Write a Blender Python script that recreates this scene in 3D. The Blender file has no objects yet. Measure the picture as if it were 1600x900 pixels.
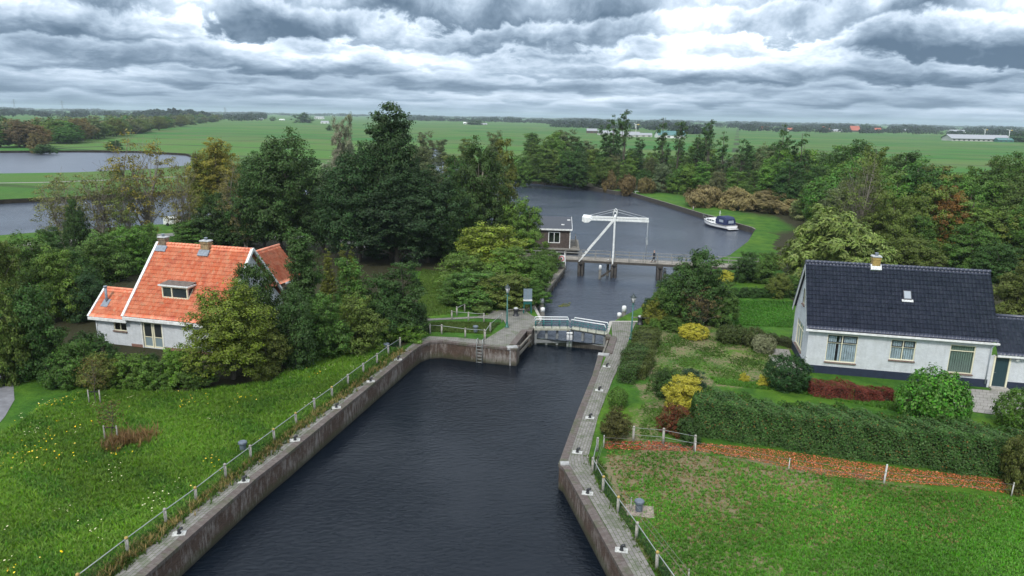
import bpy, bmesh, math, random
import numpy as np
from mathutils import Vector, Matrix
from mathutils.geometry import delaunay_2d_cdt

# ------------------------------------------------------------------ camera
SC = bpy.context.scene
F_PX, CAM_H = 1110.0, 20.5
PITCH, ROLL = math.radians(13.6), math.radians(1.07)
_f = Vector((0, math.cos(PITCH), -math.sin(PITCH)))
_u0 = Vector((0, math.sin(PITCH), math.cos(PITCH)))
_r = Vector((1, 0, 0)) * math.cos(ROLL) + _u0 * math.sin(ROLL)
_u = -Vector((1, 0, 0)) * math.sin(ROLL) + _u0 * math.cos(ROLL)
CAMLOC = Vector((0, 0, CAM_H))
cam = bpy.data.cameras.new('camera')
camo = bpy.data.objects.new('camera', cam)
SC.collection.objects.link(camo)
M3 = Matrix((_r, _u, -_f)).transposed()
camo.matrix_world = Matrix.Translation(CAMLOC) @ M3.to_4x4()
cam.sensor_width = 36.0
cam.lens = 36.0 * F_PX / 1600.0
cam.clip_start = 0.5
cam.clip_end = 60000
SC.camera = camo

# ------------------------------------------------------------------ exposure
SC.view_settings.view_transform = 'Standard'
SC.view_settings.look = 'None'
SC.view_settings.gamma = 1
SC.view_settings.exposure = 0.90
SC.cycles.max_bounces = 8
SC.cycles.transparent_max_bounces = 12
SC.cycles.volume_bounces = 1

# ------------------------------------------------------------------ node helper
class NT:
    def __init__(s, tree):
        s.t = tree; tree.nodes.clear()
    def n(s, typ, ins=None, **kw):
        nd = s.t.nodes.new(typ)
        for k, v in kw.items(): setattr(nd, k, v)
        for k, v in (ins or {}).items(): s.set(nd.inputs[k], v)
        return nd
    def set(s, sock, v):
        if isinstance(v, bpy.types.NodeSocket): s.t.links.new(v, sock)
        elif isinstance(v, bpy.types.Node): s.t.links.new(v.outputs[0], sock)
        else:
            if isinstance(v, tuple) and len(v) == 3 and sock.type == 'RGBA': v = (*v, 1)
            sock.default_value = v
    def m(s, op, a, b=0.0, c=0.0, clamp=False):
        nd = s.n('ShaderNodeMath', {0: a, 1: b, 2: c}, operation=op, use_clamp=clamp); return nd.outputs[0]
    def vm(s, op, a, b=(0, 0, 0)):
        nd = s.n('ShaderNodeVectorMath', {0: a, 1: b}, operation=op); return nd.outputs[0]
    def mix(s, f, a, b, bt='MIX'):
        nd = s.n('ShaderNodeMix', data_type='RGBA', blend_type=bt, clamp_factor=True)
        s.set(nd.inputs[0], f); s.set(nd.inputs[6], a); s.set(nd.inputs[7], b); return nd.outputs[2]
    def ramp(s, f, *st):
        nd = s.n('ShaderNodeValToRGB', {0: f}); r = nd.color_ramp
        while len(r.elements) < len(st): r.elements.new(0.5)
        for e, (p, c) in zip(r.elements, st):
            e.position = p; e.color = (c, c, c, 1) if not isinstance(c, tuple) else (*c, 1)
        return nd.outputs[0]
    def rng(s, v, a, b, c=0.0, d=1.0, smooth=False):
        nd = s.n('ShaderNodeMapRange', {0: v, 1: a, 2: b, 3: c, 4: d})
        if smooth: nd.interpolation_type = 'SMOOTHSTEP'
        return nd.outputs[0]
    def noise(s, vec, scale, detail=4, rough=.55, dist=0.0, dim='3D'):
        nd = s.n('ShaderNodeTexNoise', {'Vector': vec, 'Scale': scale, 'Detail': detail, 'Roughness': rough, 'Distortion': dist}, noise_dimensions=dim)
        return nd.outputs[0]

# ------------------------------------------------------------------ sky
SUN_EL, SUN_AZ = math.radians(48), math.radians(200)   # azimuth clockwise from +Y
W = bpy.data.worlds.new('World'); SC.world = W; W.use_nodes = True
w = NT(W.node_tree)
sky = w.n('ShaderNodeTexSky', sky_type='NISHITA', sun_disc=False, sun_elevation=SUN_EL, sun_rotation=SUN_AZ, air_density=1.2, dust_density=2.0)
geo = w.n('ShaderNodeTexCoord').outputs['Generated']
sep = w.n('ShaderNodeSeparateXYZ', {0: geo})
az = w.m('ARCTAN2', sep.outputs[0], sep.outputs[1])
hor = w.m('SQRT', w.m('ADD', w.m('MULTIPLY', sep.outputs[0], sep.outputs[0]), w.m('MULTIPLY', sep.outputs[1], sep.outputs[1])))
el = w.m('ARCTAN2', sep.outputs[2], hor)
elc = w.m('MAXIMUM', el, 0.0)
# rows of cumulus, one behind the other: each has a ragged bright top and a darker flat base
kk = w.m('DIVIDE', 1.0, w.m('ADD', elc, 0.045))
def dvec(fx, fy, seed): return w.n('ShaderNodeCombineXYZ', {0: w.m('MULTIPLY', az, fx), 1: w.m('MULTIPLY', kk, fy), 2: seed}).outputs[0]
puff = w.m('SUBTRACT', w.noise(dvec(21, .62, 3.0), 1.0, 7, .60, .30), .5)     # ragged outline shared by the rows
body = w.m('SUBTRACT', w.noise(dvec(11, .50, 9.0), 1.0, 7, .60, .2), .5)      # lumps on the cloud sides
lit = w.noise(dvec(3.0, .16, 1.7), 1.0, 2, .5)                                # where the deck is thin
sh = w.m('ADD', w.m('ADD', .40, w.m('MULTIPLY', body, 1.3)), w.m('MULTIPLY', w.m('SUBTRACT', lit, .5), 1.2))
for j_, (t_, am, th, fz) in enumerate(((.178, .085, .075, 2.6), (.142, .075, .060, 3.1), (.108, .060, .046, 3.8), (.079, .046, .036, 4.8), (.055, .032, .026, 6.2), (.036, .022, .019, 8.5), (.020, .014, .014, 12.))):
    lowf = w.m('SUBTRACT', w.noise(w.n('ShaderNodeCombineXYZ', {0: w.m('MULTIPLY', az, fz), 1: j_ * 7.3, 2: w.m('MULTIPLY', elc, 6.0)}).outputs[0], 1.0, 2, .5), .5)
    top = w.m('ADD', t_, w.m('ADD', w.m('MULTIPLY', lowf, am * 2.0), w.m('MULTIPLY', puff, am * 1.1)))
    d_ = w.m('DIVIDE', w.m('SUBTRACT', top, elc), th)                        # 0 at the top edge, 1 at the base
    msk = w.rng(d_, -.04 - .03 * j_ / 6, .09 + .24 * j_ / 6, 0, 1, True)
    thin = w.rng(w.m('ADD', lit, w.m('MULTIPLY', lowf, .35)), .42, .64)
    own = w.m('ADD', w.m('ADD', w.rng(d_, 0.0, 1.25, 1.0, .0), -.42), w.m('MULTIPLY', thin, .42))
    own = w.m('ADD', w.m('MULTIPLY', own, .85), w.m('ADD', .14, w.m('MULTIPLY', body, .85)))
    far_ = max(0.0, 1 - t_ / .11)                                            # flatter and bluer far away
    own = w.m('ADD', w.m('MULTIPLY', own, 1 - .72 * far_), .30 * far_)
    sh = w.m('ADD', w.m('MULTIPLY', sh, w.m('SUBTRACT', 1.0, msk)), w.m('MULTIPLY', own, msk))
sh = w.m('ADD', w.m('MULTIPLY', w.m('SUBTRACT', sh, .42), 1.28), w.m('ADD', .41, w.m('MULTIPLY', w.rng(lit, .55, .72), .04)))
ccol = w.ramp(sh, (0.0, (.075, .112, .155)), (.22, (.135, .182, .232)), (.45, (.255, .315, .375)), (.66, (.42, .48, .54)), (.85, (.66, .71, .74)), (1.0, (.90, .92, .93)))
skyc = w.vm('SCALE', sky.outputs[0]); w.t.nodes[-1].inputs[3].default_value = 0.10
full = w.vm('MULTIPLY', w.mix(w.rng(lit, .62, .75, 0, .12), ccol, skyc), (.97, 1.0, 1.05))
# the sky above the picture: the even, brighter zenith of an overcast day
upf = w.rng(el, 0.17, 0.55, 0, 1, True)
full = w.mix(w.m('MULTIPLY', upf, .9), full, (.74, .81, .90))
below = w.rng(el, -0.02, 0.0, 1, 0)
full = w.mix(below, full, (.06, .09, .05))
bg = w.n('ShaderNodeBackground', {0: full, 1: 1.0})
w.n('ShaderNodeOutputWorld', {0: bg.outputs[0]})

sun = bpy.data.lights.new('sun', 'SUN'); sun.energy = 1.5; sun.angle = math.radians(10); sun.color = (1, .96, .90)
suno = bpy.data.objects.new('sun', sun); SC.collection.objects.link(suno)
sd = Vector((math.sin(SUN_AZ) * math.cos(SUN_EL), math.cos(SUN_AZ) * math.cos(SUN_EL), math.sin(SUN_EL)))
suno.rotation_euler = sd.to_track_quat('Z', 'Y').to_euler()

# ------------------------------------------------------------------ geometry helpers
RNG = random.Random(7)
def ray(px, py): return _f + _r * ((px - 800) / F_PX) + _u * ((450 - py) / F_PX)
def G(px, py, z=0.0):
    d = ray(px, py); return CAMLOC + d * ((z - CAM_H) / d.z)
def height_at(px, py_base, py_top, z=0.0):
    p = G(px, py_base, z)
    lo, hi = 0.0, 90.0
    for _ in range(40):
        mid = (lo + hi) / 2; q = p + Vector((0, 0, mid)) - CAMLOC
        y = 450 - F_PX * q.dot(_u) / q.dot(_f)
        if y > py_top: lo = mid
        else: hi = mid
    return lo
def mpp(px, py, z=0.0): return (G(px, py, z) - CAMLOC).dot(_f) / F_PX   # metres per pixel there
def rot2(x, y, a): return (x * math.cos(a) - y * math.sin(a), x * math.sin(a) + y * math.cos(a))

def link(o, parent=None):
    SC.collection.objects.link(o)
    if parent: o.parent = parent
    return o
def tag(o, label=None, cat=None, group=None, kind=None):
    if label: o['label'] = label
    if cat: o['category'] = cat
    if group: o['group'] = group
    if kind: o['kind'] = kind
    return o
def thing(name, label, cat, loc=(0, 0, 0), rz=0.0, group=None):
    o = bpy.data.objects.new(name, None); link(o); o.location = loc; o.rotation_euler = (0, 0, rz)
    o.empty_display_size = .3
    return tag(o, label, cat, group)
def dup(root, loc, rz=None, label=None, group=None, scale=None, color=None):
    r = root.copy(); link(r); r.location = loc
    if rz is not None: r.rotation_euler = (0, 0, rz)
    if scale: r.scale = scale
    if label: r['label'] = label
    if group: r['group'] = group
    if color: r.color = (*color, 1)
    for ch in root.children:
        c = ch.copy(); link(c, r)
        if color and 'crown' in c.name or 'foliage' in c.name:
            if color: c.color = (*color, 1)
        for g in ch.children:
            d = g.copy(); link(d, c)
    return r

class MB:
    def __init__(s): s.v = []; s.f = []; s.uv = []; s.sm = []
    def face(s, pts, uv=None, smooth=False):
        i = len(s.v); s.v += [tuple(p) for p in pts]; s.f.append(tuple(range(i, i + len(pts))))
        s.uv.append(uv or [(0, 0)] * len(pts)); s.sm.append(smooth); return s
    def box(s, c, sz, rz=0.0, taper=1.0, rot=None):
        x, y, z = (q / 2 for q in sz); P = []
        for dz, t in ((-z, 1), (z, taper)):
            for dx, dy in ((-x, -y), (x, -y), (x, y), (-x, y)):
                p = Vector((dx * t, dy * t, dz))
                p = rot @ p if rot is not None else Vector((*rot2(p.x, p.y, rz), p.z))
                P.append(p + Vector(c))
        for q in ((0, 3, 2, 1), (4, 5, 6, 7), (0, 1, 5, 4), (1, 2, 6, 5), (2, 3, 7, 6), (3, 0, 4, 7)):
            pts = [P[k] for k in q]; e = [(pts[k] - pts[k - 1]).length for k in range(4)]
            s.face(pts, [(0, 0), (e[1], 0), (e[1], e[2]), (0, e[2])])
        return s
    def bar(s, a, b, w_, h_, upv=(0, 0, 1)):
        a, b = Vector(a), Vector(b); d = b - a
        if d.length < 1e-6: return s
        x = d.normalized(); u = Vector(upv)
        if abs(x.dot(u)) > .99: u = Vector((0, 1, 0))
        y = u.cross(x).normalized(); z = x.cross(y)
        return s.box((a + b) / 2, (d.length, w_, h_), rot=Matrix((x, y, z)).transposed())
    def tube(s, pts, rad, n=8, caps=True):
        pts = [Vector(p) for p in pts]
        if not isinstance(rad, (list, tuple)): rad = [rad] * len(pts)
        base = len(s.v); prev = None
        for i, p in enumerate(pts):
            t = (pts[min(i + 1, len(pts) - 1)] - pts[max(i - 1, 0)])
            t = t.normalized() if t.length > 1e-9 else Vector((0, 0, 1))
            if prev is None: a = t.orthogonal().normalized()
            else:
                a = prev - t * prev.dot(t); a = a.normalized() if a.length > 1e-6 else t.orthogonal().normalized()
            prev = a; b = t.cross(a)
            for k_ in range(n):
                g = 2 * math.pi * k_ / n; s.v.append(tuple(p + (a * math.cos(g) + b * math.sin(g)) * rad[i]))
        for i in range(len(pts) - 1):
            for k_ in range(n):
                q = base + i * n; k2 = (k_ + 1) % n
                s.f.append((q + k_, q + k2, q + n + k2, q + n + k_)); s.uv.append([(0, 0)] * 4); s.sm.append(True)
        if caps:
            s.f.append(tuple(base + k_ for k_ in range(n))[::-1]); s.uv.append([(0, 0)] * n); s.sm.append(False)
            q = base + (len(pts) - 1) * n
            s.f.append(tuple(q + k_ for k_ in range(n))); s.uv.append([(0, 0)] * n); s.sm.append(False)
        return s
    def prism(s, poly, z0, z1):
        n = len(poly)
        s.face([(x, y, z1) for x, y in poly], [(x, y) for x, y in poly])
        s.face([(x, y, z0) for x, y in poly][::-1])
        L = 0
        for i in range(n):
            a, b = poly[i], poly[(i + 1) % n]; l = math.dist(a, b)
            s.face([(*a, z0), (*b, z0), (*b, z1), (*a, z1)], [(L, z0), (L + l, z0), (L + l, z1), (L, z1)]); L += l
        return s
    def build(s, name, mt, parent=None, bevel=0.0):
        me = bpy.data.meshes.new(name); me.from_pydata(s.v, [], s.f); me.materials.append(mt)
        ul = me.uv_layers.new(name='UVMap'); flat = [c for f in s.uv for uv in f for c in uv]
        ul.data.foreach_set('uv', flat)
        me.polygons.foreach_set('use_smooth', s.sm)
        me.validate(); me.update()
        o = bpy.data.objects.new(name, me); link(o, parent)
        if bevel:
            bm = bmesh.new(); bm.from_mesh(me); bmesh.ops.remove_doubles(bm, verts=bm.verts, dist=1e-5)
            bm.to_mesh(me); bm.free()
            b = o.modifiers.new('bevel', 'BEVEL'); b.width = bevel; b.segments = 2; b.limit_method = 'ANGLE'
        return o

def np_mesh(name, V, Fc, mt, parent=None, attrs=None, fsize=4):
    me = bpy.data.meshes.new(name); nf = len(Fc)
    me.vertices.add(len(V)); me.vertices.foreach_set('co', np.asarray(V, np.float32).ravel())
    me.loops.add(nf * fsize); me.loops.foreach_set('vertex_index', np.asarray(Fc, np.int32).ravel())
    me.polygons.add(nf); me.polygons.foreach_set('loop_start', np.arange(0, nf * fsize, fsize, dtype=np.int32))
    me.polygons.foreach_set('loop_total', np.full(nf, fsize, np.int32))
    for k_, (dom, typ, arr) in (attrs or {}).items():
        a = me.attributes.new(k_, typ, dom)
        a.data.foreach_set('color' if 'COLOR' in typ else 'value', np.asarray(arr, np.float32).ravel())
    me.update(calc_edges=True); me.materials.append(mt)
    return link(bpy.data.objects.new(name, me), parent)

# ------------------------------------------------------------------ materials
def mat(name, col, rough=.7, metal=0.0, var=0.0, vscale=3.0, bump=0.0, bscale=20.0, spec=None, col2=None, emit=None):
    m_ = bpy.data.materials.new(name); m_.use_nodes = True; n = NT(m_.node_tree)
    co = n.n('ShaderNodeTexCoord').outputs['Object']
    c = col
    if var or col2:
        c2 = col2 or tuple(max(0, q * (1 - var)) for q in col); c1 = col if col2 else tuple(min(1, q * (1 + var * .6)) for q in col)
        c = n.mix(n.rng(n.noise(co, vscale, 6, .65), .35, .65), c1, c2)
    b = n.n('ShaderNodeBsdfPrincipled', {'Base Color': c, 'Roughness': rough, 'Metallic': metal})
    if spec is not None: b.inputs['Specular IOR Level'].default_value = spec
    if bump:
        n.set(b.inputs['Normal'], n.n('ShaderNodeBump', {'Height': n.noise(co, bscale, 4), 'Strength': bump, 'Distance': .05}))
    n.n('ShaderNodeOutputMaterial', {0: b.outputs[0]}); return m_

def mat_leaf(name='leaf', trans=.22, rough=.6, vary=.6, accent=None, acc=.0):
    m_ = bpy.data.materials.new(name); m_.use_nodes = True; n = NT(m_.node_tree)
    oi = n.n('ShaderNodeObjectInfo'); at = n.n('ShaderNodeAttribute', attribute_name='rnd').outputs['Fac']
    h = n.n('ShaderNodeHueSaturation', {'Color': oi.outputs['Color'], 'Hue': n.rng(n.m('FRACT', n.m('MULTIPLY', at, 7.3)), 0, 1, .485, .512),
             'Saturation': n.rng(n.m('FRACT', n.m('MULTIPLY', at, 13.1)), 0, 1, .75, 1.1), 'Value': n.rng(at, 0, 1, 1 - vary, 1 + vary)}).outputs[0]
    h = n.vm('MULTIPLY', h, (1.32, 1.16, .85))
    if accent: h = n.mix(n.rng(n.m('FRACT', n.m('MULTIPLY', at, 3.7)), 1 - acc, 1 - acc + .01), h, accent)
    d = n.n('ShaderNodeBsdfPrincipled', {'Base Color': h, 'Roughness': rough}); d.inputs['Specular IOR Level'].default_value = .16
    t = n.n('ShaderNodeBsdfTranslucent', {'Color': n.mix(.5, h, n.vm('MULTIPLY', h, (1.3, 1.4, .6)))})
    mx = n.n('ShaderNodeMixShader', {0: trans, 1: d.outputs[0], 2: t.outputs[0]})
    n.n('ShaderNodeOutputMaterial', {0: mx.outputs[0]}); return m_
LEAF = mat_leaf()
LEAF_Y = mat_leaf('leaf_variegated', accent=(.45, .42, .05), acc=.5)
LEAF_R = mat_leaf('leaf_reddish', accent=(.16, .035, .02), acc=.45)
BARK = mat('bark', (.10, .085, .065), .9, var=.4, vscale=6)
BARK_PALE = mat('bark_pale', (.24, .21, .17), .9, var=.4, vscale=6)
WHITE = mat('white_paint', (.70, .71, .69), .55, var=.22, vscale=3)
CREAM = mat('cream_paint', (.72, .68, .50), .5, var=.06)
GLASS = mat('window_glass', (.035, .045, .05), .06, var=.3, vscale=1.2)
CONC = mat('concrete', (.36, .34, .30), .85, var=.3, vscale=3, bump=.3)
CONC_L = mat('pale_stone', (.44, .45, .45), .8, var=.35, vscale=4, bump=.3)
DKGREEN = mat('dark_green_paint', (.010, .10, .085), .4, var=.2)
BLACK = mat('black_iron', (.02, .021, .024), .5, var=.3)
GREY_IRON = mat('grey_blue_iron', (.11, .135, .165), .55, var=.3)
STEEL = mat('galvanised_steel', (.30, .32, .31), .5, metal=.3, var=.2)
WOOD = mat('weathered_timber', (.16, .145, .12), .85, var=.35, vscale=2, bump=.3)
WOOD_D = mat('dark_wet_timber', (.055, .048, .04), .7, var=.4, vscale=2, bump=.3)
NAVY = mat('navy_paint', (.014, .024, .06), .45, var=.2)
YSTONE = mat('yellow_brick', (.38, .27, .09), .85, var=.45, vscale=5, bump=.5)
LEAD = mat('lead_flashing', (.20, .23, .27), .5, var=.3, vscale=5)

def mat_ground():
    m_ = bpy.data.materials.new('grassland'); m_.use_nodes = True; n = NT(m_.node_tree)
    co = n.n('ShaderNodeTexCoord').outputs['Object']
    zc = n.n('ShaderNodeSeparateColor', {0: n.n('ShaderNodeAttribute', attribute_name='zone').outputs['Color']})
    worn, near, forest_ = zc.outputs[0], zc.outputs[1], zc.outputs[2]
    nb = n.noise(co, .12, 5, .6); nm = n.noise(co, .55, 6, .62, .4); nf = n.noise(co, 5.0, 6, .72)
    g = n.mix(n.rng(nm, .35, .65), (.026, .090, .010), (.062, .160, .016))
    g = n.mix(n.rng(nb, .4, .65), g, n.vm('MULTIPLY', g, (1.7, 1.25, 1.0)))
    g = n.mix(n.rng(nf, .35, .7, .0, .75), g, n.vm('MULTIPLY', g, (.45, .45, .5)))
    # far polder: long parcels with ditches
    mp = n.n('ShaderNodeMapping', {'Vector': co, 'Rotation': (0, 0, math.radians(17)), 'Scale': (1 / 420, 1 / 420, 1)}).outputs[0]
    br = n.n('ShaderNodeTexBrick', {'Vector': mp, 'Color1': (.026, .118, .016), 'Color2': (.060, .150, .022), 'Mortar': (.018, .034, .014),
             'Scale': 1.0, 'Mortar Size': .007, 'Mortar Smooth': .3, 'Bias': .0, 'Brick Width': 1.6, 'Row Height': .17})
    far = n.mix(n.rng(n.noise(co, .012, 5, .65), .4, .66), br.outputs[0], n.mix(.6, br.outputs[0], (.125, .13, .05)))
    g = n.mix(near, far, g)
    dirt = n.mix(n.rng(nf, .3, .7), (.13, .095, .056), (.25, .195, .125))
    wm = n.rng(n.m('ADD', n.m('ADD', n.m('MULTIPLY', n.noise(co, .42, 6, .65, .6), .45), n.m('MULTIPLY', nf, .55)), n.m('MULTIPLY', n.m('SUBTRACT', worn, .5), .55)), .52, .62)
    wm = n.m('MULTIPLY', wm, n.rng(worn, .02, .15))
    g = n.mix(n.m('MULTIPLY', wm, .85), g, dirt)
    floor_ = n.mix(n.rng(nf, .3, .7), (.022, .026, .011), (.045, .04, .02))  # dark earth and litter colour of the forest floor
    g = n.mix(n.rng(n.m('ADD', forest_, n.m('MULTIPLY', n.m('SUBTRACT', nm, .5), .8)), .35, .65), g, floor_)
    b = n.n('ShaderNodeBsdfPrincipled', {'Base Color': g, 'Roughness': .9}); b.inputs['Specular IOR Level'].default_value = .15
    hh = n.m('ADD', nf, n.m('MULTIPLY', n.noise(co, 1.6, 4, .6), 1.5))
    n.set(b.inputs['Normal'], n.n('ShaderNodeBump', {'Height': hh, 'Strength': .9, 'Distance': .10}))
    n.n('ShaderNodeOutputMaterial', {0: b.outputs[0]}); return m_
GROUND = mat_ground()

def mat_water(name, dist, rough, sc, base=(.006, .011, .020), spec=.5):
    m_ = bpy.data.materials.new(name); m_.use_nodes = True; n = NT(m_.node_tree)
    co = n.n('ShaderNodeTexCoord').outputs['Object']
    mp = n.n('ShaderNodeMapping', {'Vector': co, 'Rotation': (0, 0, math.radians(-20)), 'Scale': (.6, 1.15, 1)}).outputs[0]
    a = n.noise(mp, 2.8 * sc, 4, .62, .6); b2 = n.noise(mp, .8 * sc, 3, .55, .4); c = n.noise(co, .07, 3, .55)
    h = n.m('MULTIPLY', n.m('ADD', a, n.m('MULTIPLY', b2, .8)), n.rng(c, .38, .62, .45, 1.35))
    b = n.n('ShaderNodeBsdfPrincipled', {'Base Color': base, 'Roughness': rough, 'IOR': 1.33})
    b.inputs['Specular IOR Level'].default_value = spec
    n.set(b.inputs['Normal'], n.n('ShaderNodeBump', {'Height': h, 'Strength': 1.0, 'Distance': dist}))
    n.n('ShaderNodeOutputMaterial', {0: b.outputs[0]}); return m_
WATER = mat_water('rippled_water', .10, .20, .95, (.036, .047, .068)); WATER_B = mat_water('basin_water', .062, .07, 1.5, (.003, .006, .011), .34); WATER_L = mat_water('lake_water', .05, .30, .8, (.085, .10, .13))


def mat_brickwall(name, c1, c2, mort, bw=.22, rh=.07, ms=.008, bump=.5, stain=0.0, white=0.0, dark=0.0, streak=0.0):
    m_ = bpy.data.materials.new(name); m_.use_nodes = True; n = NT(m_.node_tree)
    uv = n.n('ShaderNodeTexCoord').outputs['UV']; co = n.n('ShaderNodeTexCoord').outputs['Object']
    br = n.n('ShaderNodeTexBrick', {'Vector': uv, 'Color1': c1, 'Color2': c2, 'Mortar': mort, 'Scale': 1.0, 'Mortar Size': ms, 'Mortar Smooth': .2, 'Brick Width': bw, 'Row Height': rh})
    c = br.outputs[0]
    c = n.mix(n.rng(n.noise(co, 1.1, 6, .65), .35, .7, 0, .45), c, n.vm('MULTIPLY', c, (.55, .55, .52)))
    if white:   # lime streaks running down the face
        st = n.n('ShaderNodeMapping', {'Vector': uv, 'Scale': (2.6, .55, 1)}).outputs[0]
        f = n.rng(n.m('ADD', n.m('MULTIPLY', n.noise(st, 1.6, 7, .75), .6), n.m('MULTIPLY', n.noise(uv, .35, 3), .4)), .485, .60)
        c = n.mix(n.m('MULTIPLY', f, white), c, (.42, .40, .37))
    if streak:
        sv_ = n.n('ShaderNodeMapping', {'Vector': uv, 'Scale': (3.0, .35, 1)}).outputs[0]
        c = n.mix(n.rng(n.noise(sv_, 1.3, 5, .65), .52, .75, 0, streak), c, (.36, .38, .37))
    if stain:
        c = n.mix(n.m('MULTIPLY', n.rng(n.noise(co, .8, 6, .7), .5, .62), stain), c, (.05, .075, .022))
    if dark:    # algae above a wet tide line, near the water
        sv2 = n.n('ShaderNodeSeparateXYZ', {0: co}).outputs[2]
        c = n.mix(n.m('MULTIPLY', n.rng(n.m('ADD', sv2, n.m('MULTIPLY', n.noise(co, 1.2, 5, .7), -1.1)), dark + .1, dark - .35, 0, 1), .65), c, (.045, .055, .022))
    if dark:
        sv = n.n('ShaderNodeSeparateXYZ', {0: co}).outputs[2]
        c = n.mix(n.rng(sv, dark + .22, dark + .05, 0, .8), c, (.035, .032, .024))
    b = n.n('ShaderNodeBsdfPrincipled', {'Base Color': c, 'Roughness': .85}); b.inputs['Specular IOR Level'].default_value = .25
    n.set(b.inputs['Normal'], n.n('ShaderNodeBump', {'Height': n.m('ADD', n.m('MULTIPLY', br.outputs['Fac'], -1.0), n.noise(co, 14, 4)), 'Strength': bump, 'Distance': .012}))
    n.n('ShaderNodeOutputMaterial', {0: b.outputs[0]}); return m_
WHITE_BRICK = mat_brickwall('white_painted_brick', (.74, .77, .79), (.66, .69, .72), (.50, .53, .56), bump=1.0, streak=.45)
QUAY_BRICK = mat_brickwall('old_quay_brick', (.062, .038, .028), (.105, .068, .050), (.11, .09, .075), white=.5, dark=-1.6, bump=.8)
COPING = mat_brickwall('coping_brick', (.105, .080, .072), (.155, .132, .122), (.085, .08, .07), bw=.11, rh=.22, stain=.45)
PAVE = mat_brickwall('klinker_paving', (.17, .16, .15), (.23, .215, .20), (.085, .10, .05), bw=.42, rh=.21, ms=.016, stain=.5)
TILE_PAVE = mat_brickwall('concrete_slabs', (.26, .245, .225), (.31, .295, .27), (.11, .10, .08), bw=.5, rh=.5, ms=.016, stain=.2)
RED_BRICK = mat_brickwall('red_brick', (.20, .075, .05), (.26, .12, .08), (.30, .27, .24))
DARK_PLINTH = mat('plinth_navy', (.016, .024, .05), .6, var=.2)

def mat_tiles(name, c1, c2, c3, rough=.55, lichen=None):
    m_ = bpy.data.materials.new(name); m_.use_nodes = True; n = NT(m_.node_tree)
    uv = n.n('ShaderNodeTexCoord').outputs['UV']; co = n.n('ShaderNodeTexCoord').outputs['Object']
    cell = n.vm('FLOOR', uv)
    wn = n.n('ShaderNodeTexWhiteNoise', {0: cell}, noise_dimensions='2D').outputs[0]
    c = n.mix(wn, c1, c2)
    c = n.mix(n.rng(n.noise(co, 1.2, 7, .7), .48, .70), c, c3)
    fr = n.n('ShaderNodeSeparateXYZ', {0: n.vm('FRACTION', uv)}).outputs[0]
    if lichen: c = n.mix(n.rng(n.noise(co, 2.2, 6, .75), .54, .68, 0, .75), c, lichen)
    b = n.n('ShaderNodeBsdfPrincipled', {'Base Color': c, 'Roughness': rough})
    n.set(b.inputs['Normal'], n.n('ShaderNodeBump', {'Height': n.noise(co, 18, 4), 'Strength': .25, 'Distance': .01}))
    n.n('ShaderNodeOutputMaterial', {0: b.outputs[0]}); return m_
TILE_O = mat_tiles('orange_pantiles', (.70, .17, .075), (.80, .30, .17), (.50, .12, .07), .6, lichen=(.50, .33, .20))
TILE_D = mat_tiles('dark_blue_pantiles', (.034, .040, .066), (.050, .056, .086), (.028, .033, .054), .32)

# ------------------------------------------------------------------ waters and land
ZC, ZU = -1.6, -1.0        # basin and canal water levels
LWALL = [(-19.5, 12), (-16.33, 28.07), (-14.49, 37.0), (-13.63, 40.14), (-8.75, 60.0), (-8.25, 61.7), (-7.5, 62.75), (-6.4, 63.0), (-3.3, 62.05), (0.51, 61.14),
         (0.78, 62.15), (0.28, 62.28), (1.42, 66.75), (1.95, 66.62), (2.24, 67.83)]
RWALL = [(8.2, 12), (5.41, 28.72), (3.32, 38.9), (3.06, 39.4), (3.24, 40.14), (4.87, 47.22), (6.75, 54.8), (7.75, 59.62),
         (7.95, 60.5), (8.45, 60.4), (9.6, 65.2), (9.12, 65.35), (9.3, 66.14)]
def gx(px, py, z=ZU): p = G(px, py, z); return (p.x, p.y)
UL = [(2.24, 67.83), (3.05, 71.2), gx(832, 488), gx(846, 466), gx(866, 440), gx(884, 419)]
LEFTBANK = [gx(878, 408), gx(835, 398), gx(780, 385), gx(640, 368), gx(500, 360), gx(400, 357), gx(300, 356), gx(200, 362), gx(60, 372), gx(-80, 384)]
FARBANK = [gx(-80, 324), gx(12, 318), gx(160, 311), gx(310, 303), gx(450, 292), gx(560, 270), gx(640, 252), gx(672, 234)]
RIVER2 = [gx(688, 232), gx(694, 250), gx(760, 274), gx(812, 285), gx(900, 293), gx(962, 304.5), gx(982, 305.5), gx(1040, 323), gx(1100, 342), gx(1175, 364), gx(1179, 367),
          gx(1168, 386), gx(1140, 408), gx(1080, 430), gx(1030, 462), gx(1004, 492)]
UR = [(10.2, 70.3), (9.3, 66.14)]
CANAL = UL + LEFTBANK + FARBANK + RIVER2 + UR
CHAMBER = LWALL + [(9.3, 66.14)] + RWALL[::-1][1:]
LAKE = [gx(-120, 237), gx(0, 239), gx(120, 238), gx(220, 239), gx(290, 243), gx(318, 252), gx(300, 262), gx(240, 268), gx(120, 274), gx(0, 276), gx(-120, 280)]

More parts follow.
